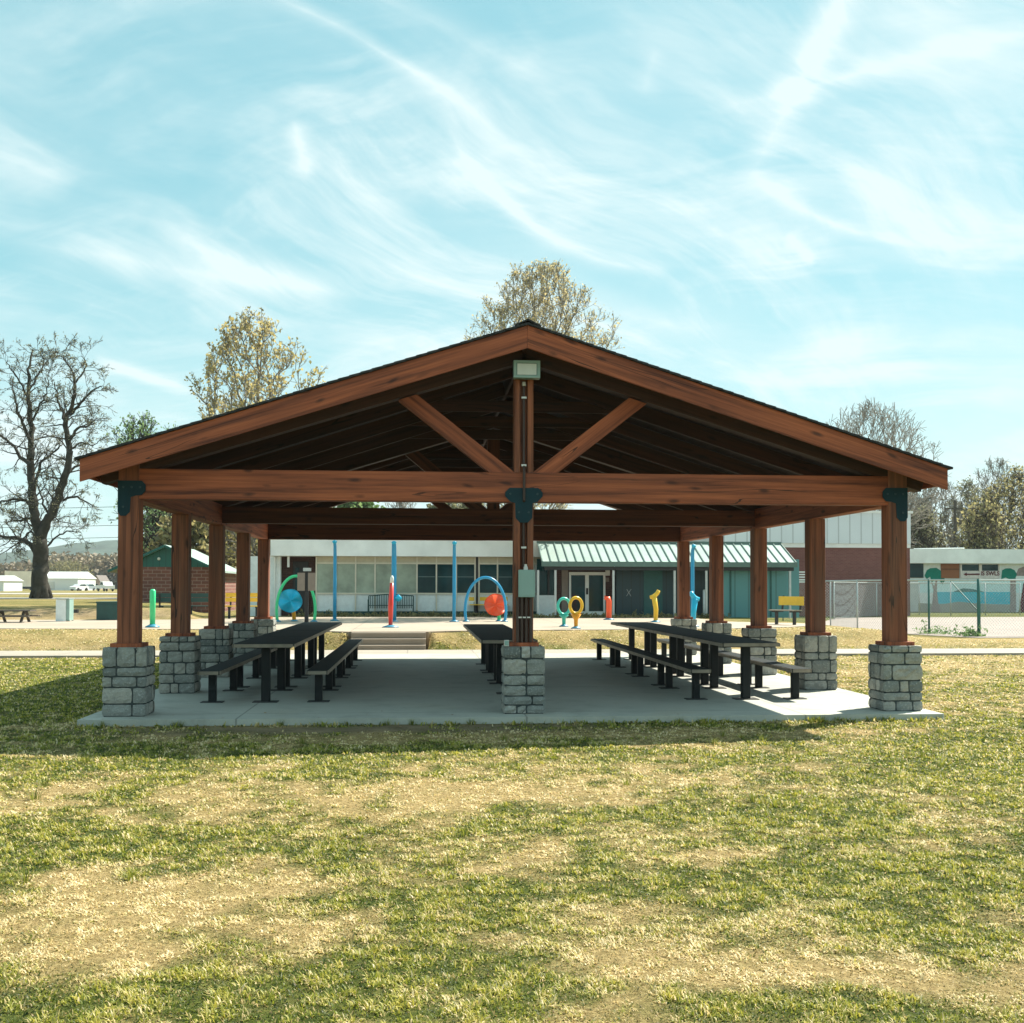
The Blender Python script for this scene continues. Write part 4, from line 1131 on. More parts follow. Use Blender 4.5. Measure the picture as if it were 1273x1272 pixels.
# ------------------------------------------------------------------ chain-link fence
fz = .13
fpts = [(gp(973.5, 773, .25), 1), (gp(1002, 775.5, .2), 1), (gp(1032.5, 778, .14), 1), (gp(1066, 783, fz), 1), (gp(1155, 788, fz), 2), (gp(1217, 791, fz), 3), ((19.2, 20.25), 2), ((22.3, 20.6), 2), ((25.4, 21.0), 2)]
bpts = [(gp(1037, 770, fz), 1), (gp(1090, 766.5, fz), 1), (gp(1143, 764.5, fz), 1), (gp(1182, 765.5, fz), 1), (gp(1225, 765, fz), 1), (gp(1268, 764.5, fz), 1)]
def fence(pts, label, hgt=1.78):
    p0 = pts[0][0]
    t = thing('chain_link_fence', label, 'fence', (p0[0], p0[1], .1))
    gz = lambda p: HZ(p[0], p[1])
    for (p, s_) in pts:
        r = {1: .03, 2: .035, 3: .055}[s_]
        z = gz(p)
        rel(MB().tube([(p[0], p[1], z-.1), (p[0], p[1], z+hgt+.03)], r, 8), t).build('post', 'galv' if s_ == 1 else 'greenpost', t, True)
    rail = MB(); wire = []
    for (a, _), (b, _) in zip(pts, pts[1:]):
        za, zb = gz(a), gz(b)
        rail.tube([(a[0], a[1], za+hgt), (b[0], b[1], zb+hgt)], .03, 6)
        L = math.hypot(b[0]-a[0], b[1]-a[1]); stp = .11
        n = int(L/stp); hh = hgt-.08
        dx, dy = (b[0]-a[0])/L, (b[1]-a[1])/L
        for k in range(-int(hh/stp), n):
            for sg_ in (1, -1):
                u0, v0, u1, v1 = k*stp, 0.0, k*stp + hh, hh
                if u0 < 0: v0 = -u0; u0 = 0
                if u1 > L: v1 = v0 + (L-u0); u1 = L
                if v1 <= v0: continue
                if sg_ < 0: v0, v1 = hh-v0, hh-v1
                za0 = za+(zb-za)*u0/L+.05; za1 = za+(zb-za)*u1/L+.05
                wire.append(((a[0]+dx*u0, a[1]+dy*u0, za0+v0), (a[0]+dx*u1, a[1]+dy*u1, za1+v1)))
    rel(rail, t).build('rail', 'galv', t)
    w = MB()
    for p, q in wire:
        p = Vector(p); q = Vector(q); w.tube([p, q], .0032, 3, cap=False)
    rel(w, t).build('wire_mesh', 'galv', t)
    return t
f1 = fence(fpts, 'chain-link fence round the court with a green corner post, nearest run on the right')
c = fpts[5][0]; d_ = fpts[4][0]
rel(MB().tube([(c[0]-.02, c[1]+.05, .95), (c[0]+(d_[0]-c[0])*.55, c[1]+(d_[1]-c[1])*.55, 1.86)], .014, 6), f1).build('brace', 'greenpost', f1)
fence(bpts, 'far chain-link fence run in front of the mural building')

# ------------------------------------------------------------------ far town on the left
def vehicle(kind, px, pv, label, mat, length=4.5, rz=0.0):
    x, y = gp(px, pv, .58); t = thing('parked_' + kind, label, 'car' if kind == 'car' else 'truck', (x, y, .58), rz)
    L = length; w = .9
    if kind == 'car': body = [(-L/2, .35), (-L/2, .85), (-L*.42, .98), (-L*.25, 1.02), (-L*.12, 1.42), (L*.22, 1.45), (L*.4, 1.0), (L/2, .9), (L/2, .35)]
    else: body = [(-L/2, .5), (-L/2, 1.15), (-L*.3, 1.2), (-L*.2, 1.85), (L*.08, 1.88), (L*.1, 1.2), (L/2, 1.18), (L/2, .5)]
    MB().prism(body, -w, w, 'y').build('body', mat, t)
    g_ = [(-L*.23, 1.05), (-L*.11, 1.36), (L*.2, 1.38), (L*.34, 1.03)] if kind == 'car' else [(-L*.27, 1.25), (-L*.18, 1.75), (L*.05, 1.78), (L*.06, 1.25)]
    MB().prism(g_, -w-.01, w+.01, 'y').build('window', 'glass', t)
    for xx_ in (-L*.31, L*.3):
        for s_ in (-1, 1): MB().lathe([(.33, -.11), (.33, .11)], (xx_, s_*(w-.08), .33), 12, 'y').build('wheel', 'tyre', t)
vehicle('car', 108, 734.3, 'grey car parked in front of the far houses', 'carg', 4.6, R(75))
vehicle('car', 98.5, 734.6, 'small white car parked at the end of the white shed', 'car', 3.6, R(60))
vehicle('truck', 131, 735.2, 'white pickup truck parked far left behind the green container', 'car', 5.2, R(125))
x0, y0 = gp(25, 734.0, .58)
t = thing('semi_trailer', 'long tan box trailer parked far left behind the big tree', 'trailer', (x0, y0, .58)); k = (y0+CD)/F
MB().box(-16*k, 24*k, -1.2, 1.2, 4.5*k, 23*k).build('box_body', 'trailer', t)
MB().box(-16*k, 24*k, -1.0, 1.0, 2.8*k, 4.4*k).build('chassis', 'black', t)
for xx_ in (-14, -10.5, 15, 18.5):
    for s_ in (-1, 1): MB().lathe([(.5, -.14), (.5, .14)], (xx_*k, s_*1.0, .5), 12, 'y').build('wheel', 'tyre', t)
def gable_house(label, p0, p1, pb, pe, pr, wallm, roofm, depth=12, ridge_along=True, over=.3):
    x0, y0 = gp(p0, pb, .58); x1 = at(p1, 700, y0)[0]; k = (y0+CD)/F
    ze, zr = .58+(pb-pe)*k, .58+(pb-pr)*k; xm_ = (x0+x1)/2
    t = thing('house', label, 'house', (xm_, y0, .85))
    rel(MB().box(x0, x1, y0, y0+depth, .5, ze), t).build('wall', wallm, t)
    if ridge_along:
        rel(MB().prism([(y0-over, ze-.1), (y0+depth/2, zr), (y0+depth+over, ze-.1)], x0-over, x1+over, 'x'), t).build('roof', roofm, t)
    else:
        rel(MB().prism([(x0, ze), (x1, ze), (xm_, zr-.1)], y0, y0+depth, 'y'), t).build('gable', wallm, t)
        m_ = MB()
        for s_ in (-1, 1):
            b = (xm_+s_*(x1-x0)*.6, ze-(zr-ze)*.2)
            m_.prism([(xm_, zr+.15), b, (b[0], b[1]-.15), (xm_, zr)] if s_ > 0 else [b, (xm_, zr+.15), (xm_, zr), (b[0], b[1]-.15)], y0-.4, y0+depth+.3, 'y')
        rel(m_, t).build('roof', roofm, t)
    return t, x0, x1, y0, k
t, x0, x1, y0, k = gable_house('long white metal shed behind the big tree trunk at far left', 40, 97, 734, 719, 711, 'shed', 'shed', 14)
rel(MB().box(x0+2, x0+5, y0-.08, y0-.01, .9, 2.6), t).build('door', 'galv', t)
t, x0, x1, y0, k = gable_house('brick house with a grey roof and pale front gable, far left', 94, 103, 732.5, 720, 712.5, 'shed', 'shingleg', 10, False)
rel(MB().box(x0+.5, x1-.5, y0-.06, y0-.01, 1.4, 2.3), t).build('window', 'glass', t)
t, x0, x1, y0, k = gable_house('long low brick house with a grey roof beside the white truck, far left', 100, 117, 732, 724, 717, 'brickp', 'shingleg', 10)
rel(MB().box(x0+.6, x1-.6, y0-.06, y0-.01, 1.3, 2.0), t).build('window', 'glass', t)
t, x0, x1, y0, k = gable_house('small pink brick gabled house at the right end of the far row', 115, 125, 732.8, 723, 716, 'brickp', 'shingleg', 10, False)
rel(MB().box(x0+.7, x1-.7, y0-.06, y0-.01, 1.2, 2.2), t).build('window', 'glass', t)
t, x0, x1, y0, k = gable_house('pale blue house at the left edge beside the trailer', -25, 5, 735, 722, 716, 'shed', 'shed', 10)
rel(MB().box(x0+.7, x1-1.7, y0-.06, y0-.01, 1.2, 2.2), t).build('window', 'glass', t)

# utility poles and wires
def upole(px, Y, ptop, label, zb=.1):
    x, z = at(px, ptop, Y); t = thing('utility_pole', label, 'utility pole', (x, Y, zb))
    rel(MB().tube([(x, Y, zb), (x, Y, z)], [.14, .1], 8), t).build('pole', 'polewood', t)
    rel(MB().box(x-.9, x+.9, Y-.16, Y-.1, z-.75, z-.63), t).build('crossarm', 'polewood', t)
    rel(MB().lathe([(.05, 0), (.06, .1), (.03, .16)], (x-.8, Y-.13, z-.63), 6).lathe([(.05, 0), (.06, .1), (.03, .16)], (x+.8, Y-.13, z-.63), 6), t).build('insulator', 'galv', t)
    return t, x, z
upole(1187, 72, 622, 'utility pole standing among the bare trees behind the mural building')
tp, xp, zp = upole(158, 110, 622, 'utility pole behind the left front timber post', .85)
pl = thing('power_line', 'thin power lines crossing the sky between the big bare tree and the left post', 'power line', (xp, 110, 5))
for i, (dz) in enumerate((-.7, -2.7, -4.0)):
    pts = [(xp - 90*t_, 110-.2+4*t_, zp + dz + 1.2*t_ - 5*t_*(1-t_)*.8) for t_ in [j/14 for j in range(15)]]
    rel(MB().tube(pts, .025, 4), pl).build('wire', 'black', pl)

# ------------------------------------------------------------------ trees
class TreeGen:
    def __init__(s, seed): s.rd = random.Random(seed); s.seg = []; s.tips = []
    def branch(s, p, d, L, r, lvl, maxl, spread=.55, up=.15, nch=(3, 5), seglen=5, wig=.16, tipr=.25, lenf=(.5, .75), first=.3):
        rd = s.rd; pts = [p]; n = seglen if lvl < maxl else max(2, seglen-2)
        rr = r; cur = Vector(p); dd = Vector(d).normalized(); nodes = []
        for i in range(n):
            dd = (dd + Vector((rd.gauss(0, wig), rd.gauss(0, wig), rd.gauss(0, wig) + up*.35))).normalized()
            nxt = cur + dd*(L/n); r1 = r*(1 - (1-tipr)*(i+1)/n)
            s.seg.append((cur.x, cur.y, cur.z, nxt.x, nxt.y, nxt.z, rr, r1, lvl)); cur = nxt; rr = r1
            nodes.append((cur.copy(), dd.copy(), r1, (i+1)/n))
        if lvl >= maxl:
            for nd in nodes: s.tips.append(nd[0])
            return
        k = rd.randint(*nch)
        for j in range(k):
            t = first + (1-first)*(j+rd.random()*.8)/k
            i = min(n-1, int(t*n)); q, dq, rq, tt = nodes[i]
            a = dq.orthogonal().normalized(); a.rotate(Matrix.Rotation(rd.uniform(0, 2*math.pi), 3, dq))
            ang = spread*rd.uniform(.7, 1.35)
            nd_ = (dq*math.cos(ang) + a*math.sin(ang)); nd_.z += up
            s.branch(q, nd_, L*rd.uniform(*lenf)*(1.12-.45*tt), rq*rd.uniform(.5, .72), lvl+1, maxl, spread, up, nch, seglen, wig, tipr, lenf, .2)
        # leader continues
        q, dq, rq, tt = nodes[-1]
        s.branch(q, dq, L*rd.uniform(*lenf)*.9, rq*.95, lvl+1, maxl, spread, up, nch, seglen, wig, tipr, lenf, .2)

def seg_mesh(S, name, mat, parent, minr, k):
    S = np.array(S); p0 = S[:, :3]; p1 = S[:, 3:6]; r0 = np.maximum(S[:, 6], minr); r1 = np.maximum(S[:, 7], minr)
    d = p1-p0; d /= np.linalg.norm(d, axis=1, keepdims=True)+1e-9
    u = np.where(np.abs(d[:, 2:3]) < .9, np.array([[0, 0, 1.]]), np.array([[1., 0, 0]]))
    a = np.cross(d, u); a /= np.linalg.norm(a, axis=1, keepdims=True); b = np.cross(d, a)
    V = []; 
    for q in range(k):
        t = 2*math.pi*q/k; off = a*math.cos(t)+b*math.sin(t)
        V.append(p0 + off*r0[:, None]); V.append(p1 + d*(r1[:, None]*.3) + off*r1[:, None])
    V = np.stack(V, 1).reshape(-1, 3); n = len(S); base = (np.arange(n)*2*k)[:, None]
    Fq = np.concatenate([base + np.array([[2*q, 2*((q+1) % k), 2*((q+1) % k)+1, 2*q+1]]) for q in range(k)], 0)
    return rawmesh(name, V, Fq, mat, parent, smooth=True)

def leaf_mesh(P, size, name, mat, parent, seed, per=3, scat=.25, elong=1.6):
    r = np.random.default_rng(seed); P = np.repeat(np.array(P), per, 0); P = P + r.normal(0, scat, P.shape); n = len(P)
    a = r.normal(0, 1, (n, 3)); a /= np.linalg.norm(a, axis=1, keepdims=True)
    b = np.cross(a, r.normal(0, 1, (n, 3))); b /= np.linalg.norm(b, axis=1, keepdims=True)
    s = size*r.uniform(.5, 1.3, (n, 1)); c = np.cross(a, b)
    V = np.stack([P - a*s*elong*.5, P + b*s*.5 + c*s*.12, P + a*s*elong*.5, P - b*s*.5 + c*s*.12], 1).reshape(-1, 3)
    Fq = (np.arange(n)*4)[:, None] + np.array([[0, 1, 2, 3]])
    cl = r.random(n)
    return rawmesh(name, V, Fq, mat, parent, attrs={'rnd': ('FACE', cl)})

def crown_tree(seed, height, width, npts, zc0=.28, hc=.6, leanx=0.0, bf=.35, shell=.55, twig=.35, ntwig=2, trunkw=1.0, lump=.12):
    """grow a branching skeleton to points spread through a domed crown (minimal-path tree), radii from the pipe model"""
    r = np.random.default_rng(seed)
    h0 = height*zc0
    n0 = 9; tz = np.linspace(0, h0*1.0, n0)
    nodes = np.zeros((npts + n0, 3)); par = -np.ones(npts + n0, int); plen = np.zeros(npts + n0)
    ph = r.uniform(0, 6)
    for i in range(n0):
        q = tz[i]/height; nodes[i] = (leanx*q**1.3 + .012*height*math.sin(q*9+ph)*q*2, .012*height*math.cos(q*7+ph)*q*2, tz[i]); par[i] = i-1; plen[i] = tz[i]
    pts = []
    ph3 = r.uniform(0, 6, 6)
    while len(pts) < npts:
        z = r.uniform(h0*.85, height); hh = z/height
        if hh > hc: w = math.sqrt(max(0, 1-((hh-hc)/(1.0-hc))**2))
        else: w = 1 - .5*((hc-hh)/(hc-zc0*.85))**1.6
        rad = w*width/2; an = r.uniform(0, 2*math.pi)
        rad *= 1 + lump*(math.sin(3*an+ph3[0]+z*.5)+.8*math.sin(5*an+ph3[1]-z*.9)+.7*math.sin(2*an+ph3[2]+z*1.3)) - lump*.6
        if r.random() > rad/(width/2)*1.0 + .05: continue
        q = r.random()**shell
        pts.append((leanx*hh + rad*q*math.cos(an), rad*q*math.sin(an), z + (1-q)*0))
    P = np.array(pts); root = nodes[n0-1]; sub = root - np.array([0, 0, h0*.3])
    order = np.argsort(np.linalg.norm(P - sub, axis=1)); P = P[order]; cnt = n0
    for p in P:
        d = nodes[3:cnt] - p; dist = np.sqrt((d*d).sum(1))
        down = np.maximum(0, d[:, 2])*.8
        k = int(np.argmin(dist + bf*plen[3:cnt] + down)) + 3
        nodes[cnt] = p; par[cnt] = k; plen[cnt] = plen[k] + dist[k-3]; cnt += 1
    # sag/smooth: pull each node a little toward the mean of parent and children
    for _ in range(2):
        ch = np.zeros_like(nodes); c = np.zeros(cnt)
        np.add.at(ch, par[n0:], nodes[n0:]); np.add.at(c, par[n0:], 1)
        has = c > 0; m = nodes.copy(); m[has] = ch[has]/c[has][:, None]
        new = nodes.copy(); new[n0:] = nodes[n0:]*.6 + .2*nodes[par[n0:]] + .2*m[n0:]; nodes = new
    load = np.ones(cnt)
    for i in range(cnt-1, 0, -1): load[par[i]] += load[i]
    rad = load**.46; rad = rad/rad[0]
    S = []
    for i in range(1, cnt):
        j = par[i]; ra = rad[j] if i < n0 else min(rad[j], rad[i]*1.35)
        lv = 0 if (i < n0 or load[i] > npts*.02) else 2
        fl = 1.45 if i == 1 else 1.0
        a, b = nodes[j], nodes[i]; L = np.linalg.norm(b-a)
        if i >= n0 and L > .05*height:
            m = (a+b)/2 + r.normal(0, L*.07, 3) + np.array([0, 0, L*.06]); rm = (ra+rad[i])/2
            S.append((*a, *m, ra, rm, lv)); S.append((*m, *b, rm, rad[i], lv))
        else: S.append((*a, *b, ra*fl, rad[i], lv))
    T = []
    thin = np.where(load < 14)[0]; thin = thin[thin >= n0]
    cen = np.array([leanx*.5, 0, h0])
    for i in thin:
        p = nodes[i]; o = p - cen; o /= np.linalg.norm(o)+1e-6
        for _ in range(ntwig):
            d = o*.75 + r.normal(0, .5, 3) + np.array([0, 0, .45]); d /= np.linalg.norm(d)
            L = twig*r.uniform(.5, 1.3); m = p + d*L*.5; d2 = d + r.normal(0, .35, 3) + np.array([0, 0, .15]); d2 /= np.linalg.norm(d2); e = m + d2*L*.5
            S.append((*p, *m, rad[i]*.6, rad[i]*.5, 3)); S.append((*m, *e, rad[i]*.5, rad[i]*.3, 3))
            d3 = d + r.normal(0, .6, 3); d3 /= np.linalg.norm(d3); e2 = m + d3*L*.45; S.append((*m, *e2, rad[i]*.4, rad[i]*.25, 3))
            T += [m, e, e2, (m+e)/2]
    return np.array(S), np.array(T)

def make_tree(name, label, base, height, width, tr, seed, npts=900, leaf=None, bark='bark', lsize=.09, per=1, scat=.08, minr=.012, leanx=0.0, group=None, **kw):
    S, T = crown_tree(seed, height, width, npts, leanx=leanx, **kw)
    S[:, 6:8] *= tr
    t = thing(name, label, 'tree', base, 0, group)
    seg_mesh(S[S[:, 8] < 1], 'trunk', bark, t, minr, 8)
    cr = seg_mesh(S[S[:, 8] >= 1], 'crown', bark, t, minr, 3)
    if leaf: leaf_mesh(T, lsize, 'foliage', leaf, cr, seed, per, scat)
    return t

# 1. golden leafed tree behind the left roof slope
Yt = 34.0
bx = at(327.5, 700, Yt)[0]; zt_ = at(320, 394, Yt)[1]; lx = at(312, 400, Yt)[0]
make_tree('golden_tree', 'tree with fresh golden leaves rising behind the left roof slope', (bx, Yt, .42), zt_-.42, at(410, 450, Yt)[0]-at(218, 450, Yt)[0], .26, 11, 1250, 'leafgold', 'barkg', .105, 1, .08, .011, lx-bx, zc0=.22, hc=.42, twig=.5, ntwig=2, lump=.14)
# 2. budding tree behind the ridge
Yt = 29.2
bx = at(652, 700, Yt)[0]; zt_ = at(670, 333, Yt)[1]; lx = at(674, 400, Yt)[0]
make_tree('budding_tree', 'wide crowned budding tree behind the roof ridge', (bx, Yt, .45), zt_-.45, (at(775, 450, Yt)[0]-at(575, 450, Yt)[0]), .21, 23, 2300, 'leafbud', 'barkg', .062, 1, .05, .007, lx-bx, zc0=.30, hc=.60, twig=.42, ntwig=3, lump=.10)
# 3. small green tree between the big tree and the roof
Yt = 62.0
bx = at(190, 700, Yt)[0]; zt_ = at(165, 524, Yt)[1]
make_tree('green_tree', 'fresh green tree beyond the left eave, just right of the big bare tree', (bx, Yt, .8), zt_-.8, at(216, 560, Yt)[0]-at(124, 560, Yt)[0], .3, 35, 420, 'leafgreen', 'barkd', .14, 1, .12, .018, -.8, zc0=.3, hc=.75, twig=.8, lump=.2)
# 4. bare tree above right eave
Yt = 70.0
bx = at(1080, 700, Yt)[0]; zt_ = at(1085, 510, Yt)[1]
make_tree('bare_tree', 'leafless tree spreading above the right roof slope', (bx, Yt, .2), zt_-.2, at(1168, 540, Yt)[0]-at(1004, 540, Yt)[0], .34, 41, 1300, None, 'barkg', minr=.018, zc0=.3, hc=.6, twig=1.0, ntwig=2, bf=.5, lump=.16)
# 5. row behind the mural building and beyond
row = [(1128, 84, 610, 95, None, 'barkg', 'leafless grey tree at the right eave end, left of the utility pole'),
       (1163, 80, 598, 100, None, 'barkg', 'leafless grey tree just left of the utility pole, right of the eave'),
       (1205, 88, 604, 80, 'leafdim', 'barkg', 'thin grey-green tree right of the utility pole'),
       (1240, 92, 574, 95, None, 'barkg', 'taller leafless tree behind the olive bushy one at the right edge'),
       (1264, 70, 592, 130, 'leafolive', 'bark', 'big olive leafed bushy tree at the right edge of the view'),
       (1226, 66, 634, 60, 'leafolive', 'bark', 'lower olive bushy tree behind the mural building, left of the big one'),
       (1330, 76, 575, 130, 'leafolive', 'bark', 'olive tree just cut by the right edge of the view'),
       (1145, 75, 640, 70, 'leafdim', 'bark', 'low dull green tree right above the mural building roof by the right post')]
for i, (p, Y, ptop, wpx, lf, bk, lab) in enumerate(row):
    x, z = at(p, ptop, Y); w = wpx*(Y+CD)/F
    make_tree('background_tree', lab, (x, Y, .1), z-.1, w, .2, 50+i*3, 600 if lf is None else 420, lf, bk, .16 if lf == 'leafolive' else .15, 1, .22, .02, group='trees behind the mural building', zc0=.16, hc=.5, twig=.8, ntwig=3, lump=.15)
# 6. trees seen between the left posts and through the gable gap
row = [(250, 58, 634, 100, 'leafolive', 'bark', 'olive leafed tree behind the block building, between the left posts'),
       (305, 74, 640, 60, 'leafolive', 'bark', 'olive tree behind the pale brick building'),
       (206, 90, 630, 60, 'leafdim', 'barkd', 'dull tree seen through the gap left of the second post'),
       (440, 72, 617, 70, 'leafgreen', 'bark', 'green tree behind the long white building, seen under the left of the gable'),
       (560, 80, 614, 75, 'leafdim', 'bark', 'dull tree behind the long white building, left of the centre post'),
       (500, 95, 616, 50, None, 'barkg', 'leafless tree behind the long white building'),
       (84, 330, 699, 60, 'leafolive', 'bark', 'rounded tan leafed tree behind the white shed at far left')]
for i, (p, Y, ptop, wpx, lf, bk, lab) in enumerate(row):
    x, z = at(p, ptop, Y); w = wpx*(Y+CD)/F
    make_tree('background_tree', lab, (x, Y, .3), z-.3, w, .18, 90+i*3, 450, lf, bk, .3 if lf else .1, 1, .2, .02, group='trees behind the buildings on the left and centre', zc0=.2, hc=.5, twig=.8, ntwig=3, lump=.15)

# 7. the big old tree at left: limbs follow the photograph, at one distance, with random depth
Yt = 56.0
def big_tree():
    g = TreeGen(99); rd = g.rd; k = (Yt+CD)/F
    Z0 = .85
    bx, _ = at(50, 745, Yt)
    t = thing('big_bare_tree', 'huge old bare tree with forked trunk and thick low limbs at the left edge', 'tree', (bx, Yt, Z0-.05))
    def pt(zx, zy, dep=0):
        px, pv = zx*.2516, 420 + zy*.2516; X, Z = at(px, pv, Yt + dep); return Vector((X-bx, dep, Z-(Z0-.05)))
    limbs = [  # (points in the enlarged picture, depth at the end, r0, r1)
     ([(202, 1290), (198, 1190), (200, 1100), (198, 1000)], 0, .62, .50),
     ([(198, 1000), (180, 920), (165, 820), (152, 700), (150, 600)], .6, .40, .25),
     ([(150, 600), (152, 480), (146, 330), (142, 220), (150, 110), (165, 60)], 1.5, .25, .035),
     ([(200, 1000), (235, 910), (275, 830), (300, 740), (335, 640), (345, 560)], -1.0, .36, .22),
     ([(345, 560), (325, 430), (345, 360), (370, 260), (360, 180), (325, 100)], -2.2, .22, .03),
     ([(185, 1075), (140, 1010), (80, 990), (10, 985), (-60, 950)], 1.2, .22, .05),
     ([(165, 830), (110, 800), (50, 800), (-20, 820)], -1.5, .15, .04),
     ([(152, 630), (100, 590), (55, 520), (0, 490), (-50, 450)], 2.0, .16, .04),
     ([(152, 540), (118, 440), (85, 370), (75, 290), (50, 230)], -1.8, .14, .03),
     ([(165, 760), (200, 620), (260, 570), (305, 530)], 1.0, .12, .05),
     ([(345, 500), (385, 450), (440, 430), (480, 400)], -1.0, .12, .03),
     ([(330, 430), (300, 350), (285, 280), (270, 220)], 1.2, .12, .03),
     ([(350, 380), (400, 320), (450, 270), (505, 240)], -2.0, .12, .03),
     ([(240, 880), (205, 800), (185, 700)], -.8, .1, .03),
     ([(290, 800), (350, 790), (410, 800), (460, 830)], -2.0, .11, .03),
     ([(170, 900), (120, 900), (60, 905), (30, 920)], 2.4, .11, .03),
     ([(310, 700), (370, 640), (430, 620), (480, 560)], 1.6, .11, .03),
     ([(210, 1060), (260, 1000), (330, 960), (400, 960)], 1.8, .09, .03),
     ([(195, 1010), (150, 960), (100, 1010), (60, 1060)], -1.8, .08, .03),
     ([(146, 350), (110, 240), (60, 160), (30, 120)], -1.4, .09, .02),
     ([(143, 260), (190, 180), (215, 120), (200, 60)], 1.4, .09, .02),
     ([(365, 230), (410, 170), (430, 120), (400, 90)], 1.0, .08, .02),
     ([(330, 120), (290, 80), (265, 55)], 0, .05, .02),
     ([(148, 420), (200, 330), (235, 250), (240, 190)], -1.2, .09, .02),
     ([(340, 560), (400, 520), (450, 530), (490, 510)], -.6, .08, .02),
    ]
    TB = MB()
    for pts, dep, r0, r1 in limbs:
        P = [pt(a, b, dep*i/(len(pts)-1)) for i, (a, b) in enumerate(pts)]
        # refine
        Q = []
        for i in range(len(P)-1):
            a = P[max(i-1, 0)]; b = P[i]; c_ = P[i+1]; d = P[min(i+2, len(P)-1)]
            for s_ in range(4):
                t_ = s_/4; Q.append(.5*((2*b) + (-a+c_)*t_ + (2*a-5*b+4*c_-d)*t_*t_ + (-a+3*b-3*c_+d)*t_**3) + Vector((rd.gauss(0, .04), rd.gauss(0, .06), rd.gauss(0, .04))))
        Q.append(P[-1]); n = len(Q)-1
        TB.tube(Q, [(r0 + (r1-r0)*i/n)*.84*(1+rd.gauss(0, .035)) for i in range(n+1)], 12)
        if r0 < .5:
            stp = 1
            for i in range(2, n+1, stp):
                q = Q[i]; dq = (Q[i]-Q[i-1]).normalized(); ri = r0+(r1-r0)*i/n
                if q.z < 2.6: continue
                a = dq.orthogonal().normalized(); a.rotate(Matrix.Rotation(rd.uniform(0, 6.28), 3, dq)); a.y *= .8
                nd_ = dq*.45 + a*.9; nd_.z += .15
                g.branch(q, nd_, rd.uniform(.6, 1.25)*(1.3 if ri > .1 else .85), min(ri*.4, .06), 2, 4, .65, .03, (3, 4), 4, .22, .35, (.45, .7))
    # root flare
    b0 = pt(202, 1262)
    for a in range(7):
        an = a*.9+.2; d = Vector((math.cos(an), math.sin(an), 0))
        TB.tube([b0+Vector((0, 0, .9)), b0+d*.25+Vector((0, 0, .35)), b0+d*.62+Vector((0, 0, -.3))], [.30, .27, .1], 10)
    TB.build('trunk', 'barkd', t, True)
    cr = seg_mesh(g.seg, 'crown', 'barkd', t, .011, 3)
    leaf_mesh([tuple(p) for p in g.tips], .055, 'foliage', 'leafdim', cr, 5, 1, .06)
    print('bigtree', len(g.seg))
big_tree()

# far wood: one brown-green mass on the left under the hills
def far_wood():
    r = np.random.default_rng(3); P = []
    for i in range(420):
        Y = r.uniform(350, 470); px = r.uniform(-60, 175); x = at(px, 700, Y)[0]
        h = r.uniform(8, 12.5)*(Y/390)
        if px < 55: h *= .72
        n = 260; u = r.normal(0, 1, (n, 3)); u /= np.linalg.norm(u, axis=1, keepdims=True); u *= r.random((n, 1))**.4
        P.append(np.stack([x + u[:, 0]*5.5, Y + u[:, 1]*5.5, .5 + h*.52 + u[:, 2]*h*.5], 1))
    P = np.concatenate(P)
    o = leaf_mesh(P, 1.1, 'woodland', 'wood_far', None, 4, 1, .3)
    tag(o, 'brown and green early spring woodland below the hills at far left', 'woodland', kind='stuff')
far_wood()

